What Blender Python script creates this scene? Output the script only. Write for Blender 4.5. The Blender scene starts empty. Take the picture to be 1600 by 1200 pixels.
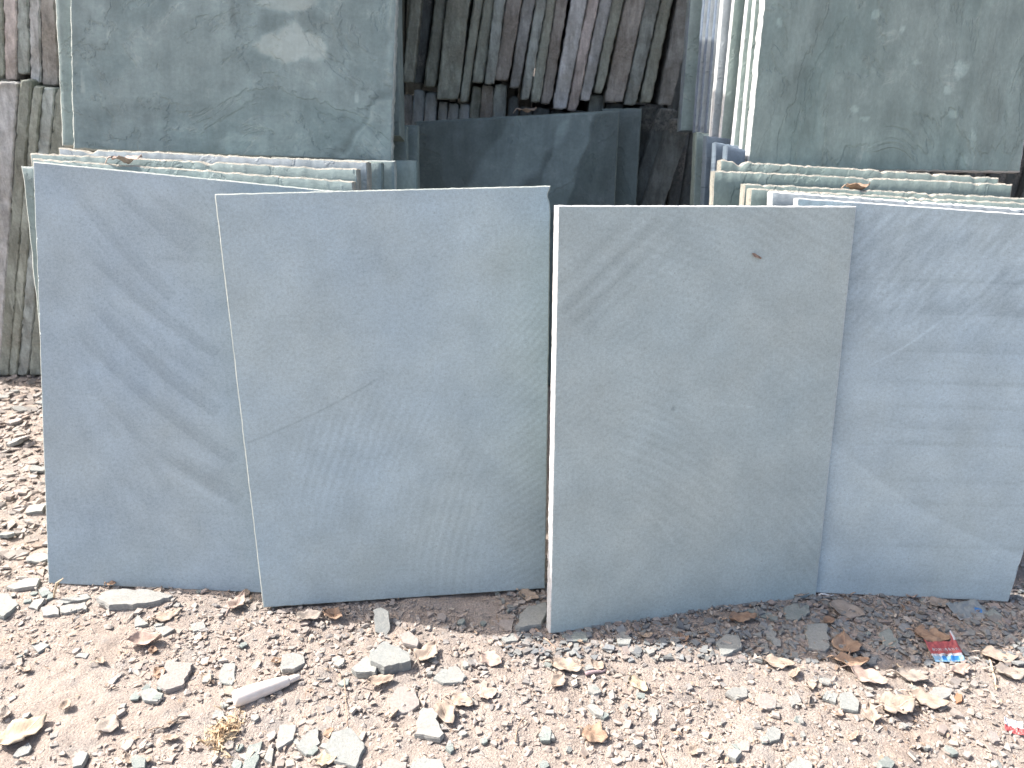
import bpy, bmesh, math, random
import numpy as np
from mathutils import Vector, Matrix, noise
R = math.radians
random.seed(7); rng = np.random.default_rng(7)
scene = bpy.context.scene
col = scene.collection

# ---------------------------------------------------------------- camera
FPX, PITCH, ROLL, CAMH = 1224.3, R(22.73), R(0.735), 0.7557
_c, _s = math.cos(PITCH), math.sin(PITCH)
FW = Vector((0, _c, -_s)); UP0 = Vector((0, _s, _c)); RT0 = Vector((1, 0, 0))
RT = math.cos(ROLL) * RT0 + math.sin(ROLL) * UP0
UP = -math.sin(ROLL) * RT0 + math.cos(ROLL) * UP0
CAM = Vector((0, 0, CAMH))
cd = bpy.data.cameras.new('camera'); cam = bpy.data.objects.new('camera', cd); col.objects.link(cam)
m = Matrix((RT, UP, -FW)).transposed().to_4x4(); m.translation = CAM
cam.matrix_world = m
cd.sensor_fit = 'HORIZONTAL'; cd.sensor_width = 36; cd.lens = FPX / 1600 * 36
cd.clip_start = 0.02; cd.clip_end = 500
cd.dof.use_dof = True; cd.dof.focus_distance = 1.02; cd.dof.aperture_fstop = 9.0
scene.camera = cam

# ---------------------------------------------------------------- light
SUN_EL, SUN_AZ = R(49.7), R(-71.7)
SUN = Vector((math.sin(SUN_AZ) * math.cos(SUN_EL), math.cos(SUN_AZ) * math.cos(SUN_EL), math.sin(SUN_EL)))
w = bpy.data.worlds.new('World'); scene.world = w; w.use_nodes = True
nt = w.node_tree; bg = nt.nodes['Background']
sky = nt.nodes.new('ShaderNodeTexSky'); sky.sky_type = 'NISHITA'; sky.sun_disc = False
sky.sun_elevation = SUN_EL; sky.sun_rotation = SUN_AZ % (2 * math.pi); sky.dust_density = 6.0; sky.air_density = 0.9; sky.ozone_density = 0.6
nt.links.new(sky.outputs[0], bg.inputs[0]); bg.inputs[1].default_value = 0.15
sd = bpy.data.lights.new('sun', 'SUN'); sun = bpy.data.objects.new('sun', sd); col.objects.link(sun)
sd.energy = 4.4; sd.angle = R(0.5); sd.color = (1.0, 0.95, 0.90)
sun.rotation_euler = SUN.to_track_quat('Z', 'Y').to_euler()
vs = scene.view_settings
vs.view_transform = 'Standard'; vs.look = 'None'; vs.gamma = 1.0; vs.exposure = 1.05

# ---------------------------------------------------------------- helpers
def tag(o, label=None, cat=None, group=None, kind=None):
    if label: o['label'] = label
    if 'slab' in o.name and kind is None: o['kind'] = 'thing'
    if cat: o['category'] = cat
    if group: o['group'] = group
    if kind: o['kind'] = kind
    return o
def link_mesh(name, me, mats, parent=None, loc=None):
    o = bpy.data.objects.new(name, me); col.objects.link(o)
    for mm in (mats if isinstance(mats, (list, tuple)) else [mats]): me.materials.append(mm)
    if parent: o.parent = parent
    if loc is not None: o.location = loc
    return o
def ray(x, y): return FW + RT * ((x - 800) / FPX) - UP * ((y - 600) / FPX)
def pix(P):
    d = P - CAM; z = d.dot(FW)
    return 800 + FPX * d.dot(RT) / z, 600 - FPX * d.dot(UP) / z
def hit(x, y, P, n):
    d = ray(x, y); return CAM + d * ((P - CAM).dot(n) / d.dot(n))
def N(x, y, z=0.0): return noise.noise(Vector((x, y, z)))
def gh(x, y):                                     # ground height
    return 0.010 * N(x * 3.1, y * 3.1, 4) + 0.005 * N(x * 11, y * 11, 9) - 0.004 - 0.009 * math.exp(-((x - .80) / .22) ** 2 - ((y - .98) / .05) ** 2) - 0.005 * math.exp(-((x + .42) / .2) ** 2 - ((y - .98) / .04) ** 2)
def gnd(x, y, dz=0.0):
    z = 0.0
    for _ in range(3):
        d = ray(x, y); P = CAM + d * ((z - CAMH) / d.z); z = gh(P.x, P.y)
    P.z += dz
    return P
def frame_axes(yaw, lean):
    u = Vector((math.cos(yaw), math.sin(yaw), 0)); b = Vector((-math.sin(yaw), math.cos(yaw), 0))
    v = math.cos(lean) * Vector((0, 0, 1)) + math.sin(lean) * b
    return u, v, u.cross(v)                        # normal towards the viewer

# ---------------------------------------------------------------- materials
class G:
    def __init__(s, name, rough=0.85):
        s.m = bpy.data.materials.new(name); s.m.use_nodes = True; s.t = s.m.node_tree
        s.b = s.t.nodes['Principled BSDF']; s.b.inputs['Roughness'].default_value = rough
        s.b.inputs['Specular IOR Level'].default_value = 0.25
    def n(s, t, **k):
        x = s.t.nodes.new(t)
        for a, b in k.items():
            if a in x.inputs.keys() if isinstance(a, str) else False: x.inputs[a].default_value = b
            else: setattr(x, a, b)
        return x
    def l(s, a, b): s.t.links.new(a, b)
    def coord(s, out='Object', scale=(1, 1, 1), rot=(0, 0, 0), loc=(0, 0, 0)):
        c = s.n('ShaderNodeTexCoord'); mp = s.n('ShaderNodeMapping')
        mp.inputs['Scale'].default_value = scale; mp.inputs['Rotation'].default_value = rot; mp.inputs['Location'].default_value = loc
        s.l(c.outputs[out], mp.inputs['Vector']); return mp.outputs[0]
    def noise(s, vec, scale, detail=4, rough=0.55, dist=0.0):
        x = s.n('ShaderNodeTexNoise'); x.inputs['Scale'].default_value = scale; x.inputs['Detail'].default_value = detail
        x.inputs['Roughness'].default_value = rough; x.inputs['Distortion'].default_value = dist
        s.l(vec, x.inputs['Vector']); return x.outputs['Fac']
    def ramp(s, f, stops, mode='LINEAR'):
        x = s.n('ShaderNodeValToRGB'); x.color_ramp.interpolation = mode
        e = x.color_ramp.elements
        while len(e) < len(stops): e.new(0.5)
        for i, (p, c) in enumerate(stops):
            e[i].position = p; e[i].color = (c, c, c, 1) if isinstance(c, (int, float)) else (*c, 1)
        s.l(f, x.inputs[0]); return x.outputs[0]
    def mix(s, a, b, f, mode='MIX'):
        x = s.n('ShaderNodeMix', data_type='RGBA', blend_type=mode)
        for v, i in ((f, 0), (a, 6), (b, 7)):
            if hasattr(v, 'links'): s.l(v, x.inputs[i])
            elif isinstance(v, (tuple, list)): x.inputs[i].default_value = (*v, 1)
            elif i == 0: x.inputs[i].default_value = v
            else: x.inputs[i].default_value = (v, v, v, 1)
        return x.outputs[2]
    def math(s, op, a, b=None):
        x = s.n('ShaderNodeMath', operation=op)
        for i, v in enumerate((a, b)):
            if v is None: continue
            if hasattr(v, 'links'): s.l(v, x.inputs[i])
            else: x.inputs[i].default_value = v
        return x.outputs[0]
    def attr(s, name):
        x = s.n('ShaderNodeAttribute'); x.attribute_name = name; return x
    def bump(s, h, dist=0.001, strength=1.0, prev=None):
        x = s.n('ShaderNodeBump'); x.inputs['Distance'].default_value = dist; x.inputs['Strength'].default_value = strength
        s.l(h, x.inputs['Height'])
        if prev is not None: s.l(prev, x.inputs['Normal'])
        return x.outputs[0]
    def done(s, colr, normal=None):
        if hasattr(colr, 'links'): s.l(colr, s.b.inputs['Base Color'])
        else: s.b.inputs['Base Color'].default_value = (*colr, 1)
        if normal is not None: s.l(normal, s.b.inputs['Normal'])
        return s.m

def mat_sawn(name, base, seed, tint=(0.93, 0.98, 1.06)):
    """machine sawn grey stone; the vertex attribute 'marks' carries its saw strokes"""
    g = G(name, 0.8)
    v = g.coord('UV', loc=(seed * 3.7, seed * 1.3, 0))
    big = g.noise(v, 3.5, 5, 0.6); mid = g.noise(v, 16, 6, 0.65); fine = g.noise(v, 230, 4, 0.7); grit = g.noise(v, 520, 2, 0.6)
    c = g.mix(base, tuple(base[i] * tint[i] for i in range(3)), g.ramp(big, [(0.35, 0.0), (0.65, 1.0)]))
    c = g.mix(c, g.ramp(mid, [(0.3, 0.84), (0.7, 1.12)]), 0.7, 'MULTIPLY')
    c = g.mix(c, g.ramp(fine, [(0.3, 0.80), (0.5, 1.0), (0.7, 1.12)]), 0.75, 'MULTIPLY')
    c = g.mix(c, g.ramp(grit, [(0.3, 0.8), (0.7, 1.15)]), 0.5, 'MULTIPLY')
    vo = g.n('ShaderNodeTexVoronoi'); vo.inputs['Scale'].default_value = 95; g.l(v, vo.inputs['Vector'])
    spot = g.math('MULTIPLY', g.ramp(vo.outputs['Distance'], [(0.06, 1.0), (0.16, 0.0)]), g.ramp(mid, [(0.48, 0.0), (0.62, 1.0)]))
    c = g.mix(c, tuple(x * 0.6 for x in base), g.math('MULTIPLY', spot, 0.55))
    mk = g.attr('marks').outputs['Fac']
    c = g.mix(c, mk, 1.0, 'MULTIPLY')
    h = g.math('ADD', g.math('MULTIPLY', fine, 0.5), g.math('MULTIPLY', mk, 1.0))
    return g.done(c, g.bump(h, 0.0006, 0.6))

def mat_cleft(name, a, b, light, seed, stretch=(1, 1, 1), beige=0.0):
    """natural cleft slate: flaking plateaus, streaks and pale mineral veins"""
    g = G(name, 0.7)
    v = g.coord('UV', loc=(seed * 2.1, seed * 4.3, 0), scale=stretch)
    n1 = g.noise(v, 4.0, 8, 0.62, 0.6); n2 = g.noise(v, 22, 8, 0.65); n3 = g.noise(v, 160, 4, 0.7)
    v2 = g.coord('UV', loc=(seed, 0, 0), scale=(14, 2.2, 1)); st = g.noise(v2, 2.4, 6, 0.65, 0.3)
    c = g.mix(a, b, g.ramp(n1, [(0.36, 0.0), (0.47, 0.35), (0.5, 0.62), (0.62, 1.0)]))
    c = g.mix(c, g.ramp(st, [(0.3, 0.84), (0.7, 1.16)]), 0.8, 'MULTIPLY')
    c = g.mix(c, g.ramp(n2, [(0.3, 0.8), (0.7, 1.18)]), 0.8, 'MULTIPLY')
    c = g.mix(c, g.ramp(n3, [(0.3, 0.86), (0.7, 1.12)]), 0.7, 'MULTIPLY')
    rid = g.math('ABSOLUTE', g.math('SUBTRACT', g.noise(v, 6.5, 6, 0.6, 1.2), 0.5))
    vein = g.math('MULTIPLY', g.ramp(rid, [(0.0, 1.0), (0.018, 0.0)]), g.ramp(n2, [(0.50, 0.0), (0.68, 0.5)]))
    c = g.mix(c, light, vein)
    mk = g.attr('marks').outputs['Fac']; c = g.mix(c, mk, 1.0, 'MULTIPLY')
    if beige: c = g.mix(c, (.44, .43, .365), g.ramp(g.math('MULTIPLY', mk, .5), [(.54, 0.), (.74, beige)]))
    step = g.ramp(n1, [(0.40, 0.0), (0.415, 0.35), (0.50, 0.4), (0.515, 0.8), (0.6, 0.85), (0.61, 1.0)])
    bm = g.bump(step, 0.004, 0.8); bm = g.bump(g.math('ADD', n2, g.math('MULTIPLY', n3, 0.25)), 0.0022, 0.7, bm)
    return g.done(c, bm)

def mat_rock(name, a, b, seed=0, sc=1.0, dist=0.002, rough=0.88, dark=0.78):
    g = G(name, rough)
    v = g.coord('Object', loc=(seed * 1.7, seed * 0.9, seed))
    n1 = g.noise(v, 9 * sc, 6, 0.6, 0.4); n2 = g.noise(v, 55 * sc, 6, 0.7); n3 = g.noise(v, 260 * sc, 3, 0.7)
    c = g.mix(a, b, g.ramp(n1, [(0.33, 0.0), (0.66, 1.0)]))
    c = g.mix(c, g.ramp(n2, [(0.3, dark), (0.7, 1.2)]), 0.8, 'MULTIPLY')
    c = g.mix(c, g.ramp(n3, [(0.3, 0.85), (0.7, 1.12)]), 0.7, 'MULTIPLY')
    return g.done(c, g.bump(g.math('ADD', n2, g.math('MULTIPLY', n3, 0.4)), dist, 0.8))

def mat_tint(name, rough=0.9, bumpd=0.0006, nsc=300):
    g = G(name, rough)
    a = g.attr('tint').outputs['Color']; v = g.coord('Object')
    n1 = g.noise(v, nsc, 4, 0.7); n2 = g.noise(v, nsc * 0.25, 4, 0.6)
    c = g.mix(a, g.ramp(n1, [(0.3, 0.82), (0.7, 1.15)]), 0.8, 'MULTIPLY')
    c = g.mix(c, g.ramp(n2, [(0.3, 0.85), (0.7, 1.12)]), 0.8, 'MULTIPLY')
    return g.done(c, g.bump(n1, bumpd, 0.8))

def mat_ground():
    g = G('dirt', 0.95); v = g.coord('Object')
    n1 = g.noise(v, 5, 6, 0.6); n2 = g.noise(v, 60, 6, 0.7); n3 = g.noise(v, 380, 5, 0.75); n4 = g.noise(v, 24, 5, 0.6)
    c = g.mix((0.335, 0.280, 0.240), (0.370, 0.322, 0.285), g.ramp(n1, [(0.35, 0.0), (0.65, 1.0)]))
    c = g.mix(c, (0.28, 0.265, 0.25), g.ramp(n4, [(0.5, 0.0), (0.7, 0.8)]))
    c = g.mix(c, g.ramp(n2, [(0.3, 0.78), (0.7, 1.2)]), 0.8, 'MULTIPLY')
    c = g.mix(c, g.ramp(n3, [(0.3, 0.65), (0.7, 1.25)]), 0.9, 'MULTIPLY')
    vo = g.n('ShaderNodeTexVoronoi'); vo.inputs['Scale'].default_value = 330; g.l(v, vo.inputs['Vector'])
    b1 = g.bump(g.math('ADD', g.math('MULTIPLY', vo.outputs['Distance'], -0.6), n3), 0.0022, 0.9)
    return g.done(c, g.bump(n2, 0.005, 0.8, b1))

def mat_leaf(name, a, b):
    g = G(name, 0.75)
    u = g.coord('UV'); v = g.coord('Object')
    n1 = g.noise(v, 70, 5, 0.6); n2 = g.noise(v, 400, 3, 0.6)
    c = g.mix(a, b, g.ramp(n1, [(0.35, 0.0), (0.65, 1.0)]))
    sep = g.n('ShaderNodeSeparateXYZ'); g.l(u, sep.inputs[0])
    ax = g.math('ABSOLUTE', g.math('SUBTRACT', sep.outputs[1], 0.5))
    side = g.math('FRACT', g.math('MULTIPLY', g.math('SUBTRACT', sep.outputs[0], g.math('MULTIPLY', ax, 0.8)), 8.0))
    vein = g.math('MAXIMUM', g.ramp(ax, [(0.0, 1.0), (0.035, 0.0)]), g.math('MULTIPLY', g.ramp(side, [(0.0, 1.0), (0.12, 0.0)]), 0.5))
    c = g.mix(c, tuple(min(1, x * 1.35) for x in b), g.math('MULTIPLY', vein, 0.6))
    c = g.mix(c, g.ramp(n2, [(0.3, 0.85), (0.7, 1.1)]), 0.8, 'MULTIPLY')
    m_ = g.done(c, g.bump(g.math('ADD', vein, n1), 0.0006, 0.7))
    return m_

M_EDGE = mat_rock('pale_sawn_edge', (0.66, 0.66, 0.65), (0.56, 0.58, 0.58), 1, 2, 0.001)
M_EDGE_G = mat_rock('pale_green_edge', (0.44, 0.47, 0.43), (0.33, 0.37, 0.35), 2, 2, 0.002)
M_EDGE_D = mat_rock('dark_green_edge', (0.22, 0.27, 0.25), (0.15, 0.19, 0.18), 3, 2, 0.002)
M_EDGE_T = mat_rock('dusty_tan_edge', (0.50, 0.465, 0.395), (0.33, 0.335, 0.295), 4, 3.0, 0.004)

# ---------------------------------------------------------------- slabs
def slab_mesh(name, Q, th, nrm, mats, nu=24, nv=24, wob=0.0008, cleft=0.0, nd=3, seed=0, marks=None, round_=0.0, notch=None, back_wob=None, fade=2.0):
    """Q = BL, BR, TR, TL of the front face; solid extruded by th behind it; real chamfers and an uneven arris"""
    BL, BR, TR, TL = Q; o = (BL + BR) / 2
    U = (BR - BL).normalized(); V = (TL - BL).normalized()
    W = ((BR - BL).length + (TR - TL).length) / 2; H = ((TL - BL).length + (TR - BR).length) / 2
    ch = min(0.0012 + wob * 0.5, th * 0.2)
    def grid(depth, inset, sd, cl):
        P = []
        for j in range(nv + 1):
            for i in range(nu + 1):
                s, t = i / nu, j / nv
                s2 = 0.0 + s; t2 = t
                if inset:
                    s2 = min(max(s, inset / W), 1 - inset / W); t2 = min(max(t, inset / H), 1 - inset / H)
                p = BL * (1 - s2) * (1 - t2) + BR * s2 * (1 - t2) + TR * s2 * t2 + TL * (1 - s2) * t2
                a, b = s2 * W, t2 * H
                # uneven outline, fading inward
                el = min(s, 1 - s) * nu; et = min(t, 1 - t) * nv
                fl = max(0, 1 - el / fade); ft = max(0, 1 - et / fade)
                if fl > 0: p = p + U * (wob * fl * (0.5 * N(b * 9, sd, 1.3) + 0.8 * N(b * 75, sd, 3.3) + .4 * N(b * 190, sd, 2)))
                if ft > 0: p = p + V * (wob * ft * (0.5 * N(a * 9, sd, 7.3) + 0.8 * N(a * 75, sd, 5.1) + .4 * N(a * 190, sd, 2)))
                if wob > .002 and fade > 1.5:
                    if ft > 0: p = p - V * ((1 if t > .5 else -1) * ft * wob * 7 * max(0, N(a * 13, sd, 4) + .6 * N(a * 47, sd, 6) - .28))
                if round_ and el < 3 and et < 3:
                    k = (1 - el / 3) * (1 - et / 3) * round_
                    p = p + U * (k if s < .5 else -k) + V * (k if t < .5 else -k)
                z = 0.0
                if cl:
                    z = cl * (.08 + .92 * min(1, min(s, 1 - s) * W / .03, min(t, 1 - t) * H / .03)) * (N(a * 7 + sd, b * 7, sd) + 0.5 * N(a * 25, b * 25 + sd, sd))
                if notch: 
                    dx, dy = notch(s, t, W, H); p = p + U * dx + V * dy
                P.append(p - nrm * (depth - z))
        return P
    verts = []; faces = []; fm = []; uv = {}
    n1 = (nu + 1) * (nv + 1)
    A = grid(0, ch, seed, cleft); B = grid(th, ch, seed + (back_wob or 0), cleft)
    verts = A + B
    uvs = [((i / nu) * W, (j / nv) * H) for j in range(nv + 1) for i in range(nu + 1)] * 2
    for j in range(nv):
        for i in range(nu):
            a = j * (nu + 1) + i
            faces.append((a, a + 1, a + nu + 2, a + nu + 1)); fm.append(0)
            b = a + n1; faces.append((b, b + nu + 1, b + nu + 2, b + 1)); fm.append(0)
    ring = [i for i in range(nu + 1)] + [j * (nu + 1) + nu for j in range(1, nv + 1)] + \
           [nv * (nu + 1) + i for i in range(nu - 1, -1, -1)] + [j * (nu + 1) for j in range(nv - 1, 0, -1)]
    Lr = len(ring)
    A0 = grid(0, 0, seed, cleft); B0 = grid(0, 0, seed + (back_wob or 0), cleft)
    depths = [ch] + [ch + (th - 2 * ch) * k / nd for k in range(1, nd)] + [th - ch]
    prev = ring[:]
    for kk, d in enumerate(depths):
        cur = []
        f = d / th
        for q, r in enumerate(ring):
            p = A0[r] * (1 - f) + B0[r] * f - nrm * d
            cdir = (p - o); cdir -= nrm * cdir.dot(nrm); cdir.normalize()
            p = p + cdir * (wob * 0.9 * N(q * 0.35 + seed, kk * 1.1, seed * 2.0))
            cur.append(len(verts)); verts.append(p); uvs.append((uvs[r][0], uvs[r][1]))
        for q in range(Lr):
            q2 = (q + 1) % Lr
            faces.append((prev[q2], prev[q], cur[q], cur[q2])); fm.append(1)
        prev = cur
    last = [r + n1 for r in ring]
    for q in range(Lr):
        q2 = (q + 1) % Lr
        faces.append((prev[q2], prev[q], last[q], last[q2])); fm.append(1)
    vv = [tuple(p - o) for p in verts]
    me = bpy.data.meshes.new(name); me.from_pydata(vv, [], faces); me.update()
    me.polygons.foreach_set('material_index', fm)
    me.polygons.foreach_set('use_smooth', [x == 0 for x in fm])
    ul = me.uv_layers.new(name='UVMap')
    li = np.empty(len(me.loops), dtype=np.int32); me.loops.foreach_get('vertex_index', li)
    ul.data.foreach_set('uv', np.array(uvs, dtype=np.float32)[li].ravel())
    at = me.attributes.new('marks', 'FLOAT', 'POINT')
    vals = np.ones(len(verts), dtype=np.float32)
    if marks:
        for k in range(n1):
            x, y = pix(verts[k]); vals[k] = marks(x, y)
    at.data.foreach_set('value', vals)
    ob = link_mesh(name, me, mats); ob.location = o
    return ob

def face_slab(name, px, Y, yaw, lean, th, mats, label, group=None, cat='stone slab', x0=None, **k):
    """px = BL, BR, TR, TL pixels of the front face; the plane passes the ground line at depth Y below the first corner"""
    u, v, n = frame_axes(R(yaw), R(lean))
    if x0 is None: x0 = 0.0
    P = Vector((x0, Y, 0))
    Q = [hit(x, y, P, n) for x, y in px]
    o = slab_mesh(name, Q, th, n, mats, **k)
    return tag(o, label, cat, group)
def stand_slab(name, TL, TR, Y, yaw, lean, th, mats, label, group=None, zb=0.0, skl=0.0, skr=0.0, cat='stone slab', x0=0.0, **k):
    """top corners by pixel, then straight down the leaning plane to height zb"""
    u, v, n = frame_axes(R(yaw), R(lean)); P = Vector((x0, Y, 0))
    a = hit(*TL, P, n); b = hit(*TR, P, n)
    def down(p, sk):
        d = v + u * sk; return p - d * ((p.z - zb) / d.z)
    o = slab_mesh(name, [down(a, skl), down(b, skr), b, a], th, n, mats, **k)
    return tag(o, label, cat, group)

# ---- marks painted on the sawn faces (saw strokes, in stone, not light)
def seg_d(x, y, a, b):
    ax, ay = a; bx, by = b; dx, dy = bx - ax, by - ay; L = math.hypot(dx, dy)
    t = ((x - ax) * dx + (y - ay) * dy) / (L * L); d = ((x - ax) * dy - (y - ay) * dx) / L   # >0 on one side
    return t, d, L
def arc_off(t, bow): return bow * 4 * t * (1 - t)
def sm(a, b, x):
    t = min(1, max(0, (x - a) / (b - a))); return t * t * (3 - 2 * t)
STROKES1 = [((112, 300), (262, 470), 24, 8, .09), ((165, 285), (300, 400), 20, 6, .07), ((122, 385), (335, 560), 24, 12, .09),
            ((125, 462), (335, 652), 26, 12, .12), ((118, 525), (362, 725), 22, 12, .10), ((130, 592), (285, 745), 20, 8, .06),
            ((255, 715), (372, 790), 28, 4, .10), ((185, 640), (262, 770), 18, 8, .045), ((225, 300), (335, 372), 16, 4, .06),
            ((118, 340), (300, 525), 14, 9, .05), ((120, 425), (335, 605), 14, 10, .045), ((190, 450), (345, 560), 12, 6, .04), ((110, 655), (240, 800), 22, 8, .04), ((265, 740), (350, 790), 22, 3, -.07), ((262, 690), (345, 735), 20, 3, -.06)]
def marks1(x, y):
    m = 1.0
    for a, b, w_, bow, k in STROKES1:
        t, d, L = seg_d(x, y, a, b)
        if -0.1 < t < 1.04:
            d += arc_off(t, bow) * .9 
            e = sm(-0.1, 0.25, t) * (1 - sm(0.985, 1.01, t))
            if -6 < d < w_ * 1.1: m -= k * 1.15 * e * sm(-1.5, 1.2, d) * (1 - .5 * sm(0, w_, d)) * (1 - sm(w_ * .72, w_ * .95, d)) * (1 + .35 * N(d * .35, t * 1.5, 5))
            elif -6 < -d < w_ * .6: m += 0.02 * e
    for yy, k in ((405, .10), (475, .05), (545, .04), (800, .05), (855, .05)):
        d = y - (yy + 0.05 * (x - 300) * (1 if yy < 600 else .3))
        if abs(d) < 7 and x > 190: m -= k * (1 - abs(d) / 7) * sm(190, 260, x) * (0.6 + 0.6 * N(x * .02, yy))
    ph = (x * 0.75 - y * 0.45 + 0.0004 * (y - 500) ** 2)
    m += 0.022 * math.sin(ph * 0.55) * max(0, 0.4 + N(x * .008, y * .008, 3))
    m += 0.05 * N(x * .007, y * .012, 8)
    return m
def marks2(x, y):
    m = 1.0
    t, d, L = seg_d(x, y, (385, 693), (622, 572))
    if 0 < t < 1: 
        d -= arc_off(t, -7); m -= 0.17 * max(0, 1 - abs(d) / 2.6) * (1 - sm(.75, 1, t))
    # concentric arcs left by the blade, lower half
    r = math.hypot(x - 1300, y - 960)
    k = sm(560, 700, y) * (1 - sm(860, 960, y) * .6) * sm(430, 500, x) * max(0, .35 + 1.3 * N(x * .006, y * .005, 2) + .3)
    k *= 1 - sm(690, 800, x)
    m += 0.045 * k * math.sin((r + 5 * N(x * .012, y * .012, 3)) * 2 * math.pi / 13.5)
    r2 = math.hypot(x - 420, y - 160)
    m += 0.04 * math.sin(r2 * 2 * math.pi / 11) * sm(740, 830, x) * sm(400, 520, y)
    for a, b, k2 in (((495, 650), (470, 820), .05), ((590, 740), (520, 915), .04), ((640, 690), (655, 800), -.05)):
        t, d, L = seg_d(x, y, a, b)
        if 0 < t < 1: m -= k2 * max(0, 1 - abs(d) / 12) * math.sin(math.pi * t)
    if abs(x - 640) < 60 and 690 < y < 830: m += 0.05 * max(0, N(x * .06, y * .06, 1)) 
    m += 0.05 * N(x * .006, y * .006, 5) 
    return m
def marks3(x, y):
    m = 1.0
    r = math.hypot(x - 760, y - 1250)
    k = max(0, 0.45 + N(x * .005, y * .005, 6) * 1.2) * sm(900, 1010, x)
    m += 0.042 * k * math.sin((r + 6 * N(x * .01, y * .01, 2)) * 2 * math.pi / 15)
    t, d, L = seg_d(x, y, (1075, 335), (895, 505)); 
    if -0.1 < t < 1.03: 
        for c0, k2, w_ in ((0, .13, 11), (-26, .16, 12), (-58, .11, 14), (24, .07, 8)):
            e = sm(-.1, .5, t) * (1 - sm(.98, 1.03, t)); m -= k2 * e * max(0, 1 - abs(d - c0) / w_)
    ph = (x * .62 + y * .78)
    m += 0.04 * math.sin(ph * .5) * max(0, .2 + N(x * .01, y * .01, 9)) * (1 - sm(600, 800, y))
    d = math.hypot((x - 1052) * 1.3, y - 638)
    if d < 6: m -= 0.4 * (1 - d / 6)
    t, d, L = seg_d(x, y, (1030, 815), (1060, 860))
    if 0 < t < 1: m += 0.10 * max(0, 1 - abs(d) / 3)
    t, d, L = seg_d(x, y, (1100, 630), (1180, 636))
    if 0 < t < 1: m += 0.10 * max(0, 1 - abs(d) / 3)
    m += 0.04 * N(x * .006, y * .006, 15)
    return m
def marks4(x, y):
    m = 1.0
    yy = y - 0.03 * (x - 1300)
    b = 0
    for y0, wd, k in ((435, 5, .09), (485, 20, .08), (545, 22, .08), (595, 8, .08), (632, 8, .07), (665, 14, .06), (690, 6, .07), (748, 8, .05), (783, 7, .05), (850, 5, .07), (905, 5, .05)):
        d = yy - y0
        if -wd * 1.6 < d < 3: b += k * (1 - sm(0, wd * 1.6, -d)) * (1 - sm(0, 3, d))
    side = sm(1330, 1450, x) * .7 + .3
    m -= 1.4 * b * side * (.75 + .5 * N(x * .006, y * .01, 7))
    up = 1 - sm(470, 560, y)
    m += 0.16 * up * N((x + y) * .09, (x - y) * .018, 3) - 0.05 * up
    t, d, L = seg_d(x, y, (1350, 575), (1480, 492))
    if 0 < t < 1: d -= arc_off(t, -6); m += 0.2 * max(0, 1 - abs(d) / 3) * math.sin(math.pi * t)
    t, d, L = seg_d(x, y, (1300, 690), (1600, 870))
    if -.1 < t < 1.1:
        d += arc_off(t, 18); m += 0.10 * sm(-3, 3, -d) * math.exp(-max(0, -d) / 60.0) 
    m += 0.04 * N(x * .004, y * .02, 12) + 0.02 * N(x * .1, y * .1, 2)
    return m
F1 = mat_sawn('blue_grey_sawn_stone', (0.388, 0.468, 0.495), 1)
F2 = mat_sawn('grey_sawn_stone', (0.435, 0.522, 0.530), 2)
F3 = mat_sawn('light_grey_sawn_stone', (0.440, 0.515, 0.500), 3, (0.95, 1.0, 1.05))
F4 = mat_sawn('banded_blue_grey_stone', (0.440, 0.530, 0.545), 4)

face_slab('stone_slab', [(75, 912), (540, 933), (521, 298), (51, 252)], 0.9925, -2.0, 11.0, 0.018, [F1, M_EDGE_G],
    'large sawn blue-grey slab with dark diagonal saw strokes, leftmost of the four front slabs', 'sawn slabs leaning in the front row',
    x0=-0.7128, nu=250, nv=330, wob=0.0007, seed=1, marks=marks1)
def notch2(s, t, W, H):
    if s > 0.93 and t > 0.9: 
        k = math.exp(-((t - 0.978) / 0.014) ** 2) * sm(.93, 1, s); return (-0.004 * k, 0)
    return (0, 0)
face_slab('stone_slab', [(411, 950), (852, 920), (861, 290), (335, 303)], 0.936, 7.0, 9.6, 0.018, [F2, M_EDGE_G],
    'grey sawn slab with one thin curved scratch, second front slab from the left', 'sawn slabs leaning in the front row',
    x0=-0.362, nu=250, nv=330, wob=0.0006, seed=2, marks=marks2, notch=notch2)
face_slab('stone_slab', [(859, 991), (1275, 935), (1339, 322), (872, 321)], 0.889, 14.1, 9.0, 0.018, [F3, M_EDGE],
    'light grey sawn slab with bright white sunlit left edge, nearest to the viewer', 'sawn slabs leaning in the front row',
    x0=0.057, nu=250, nv=330, wob=0.0005, seed=3, marks=marks3)
face_slab('stone_slab', [(1170, 922), (1576, 941), (1760, 345), (1246, 309)], 0.9976, -3.0, 10.6, 0.018, [F4, M_EDGE],
    'blue-grey sawn slab with faint horizontal bands, rightmost of the four front slabs', 'sawn slabs leaning in the front row',
    x0=0.4787, nu=250, nv=330, wob=0.0007, seed=4, marks=marks4)

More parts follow.
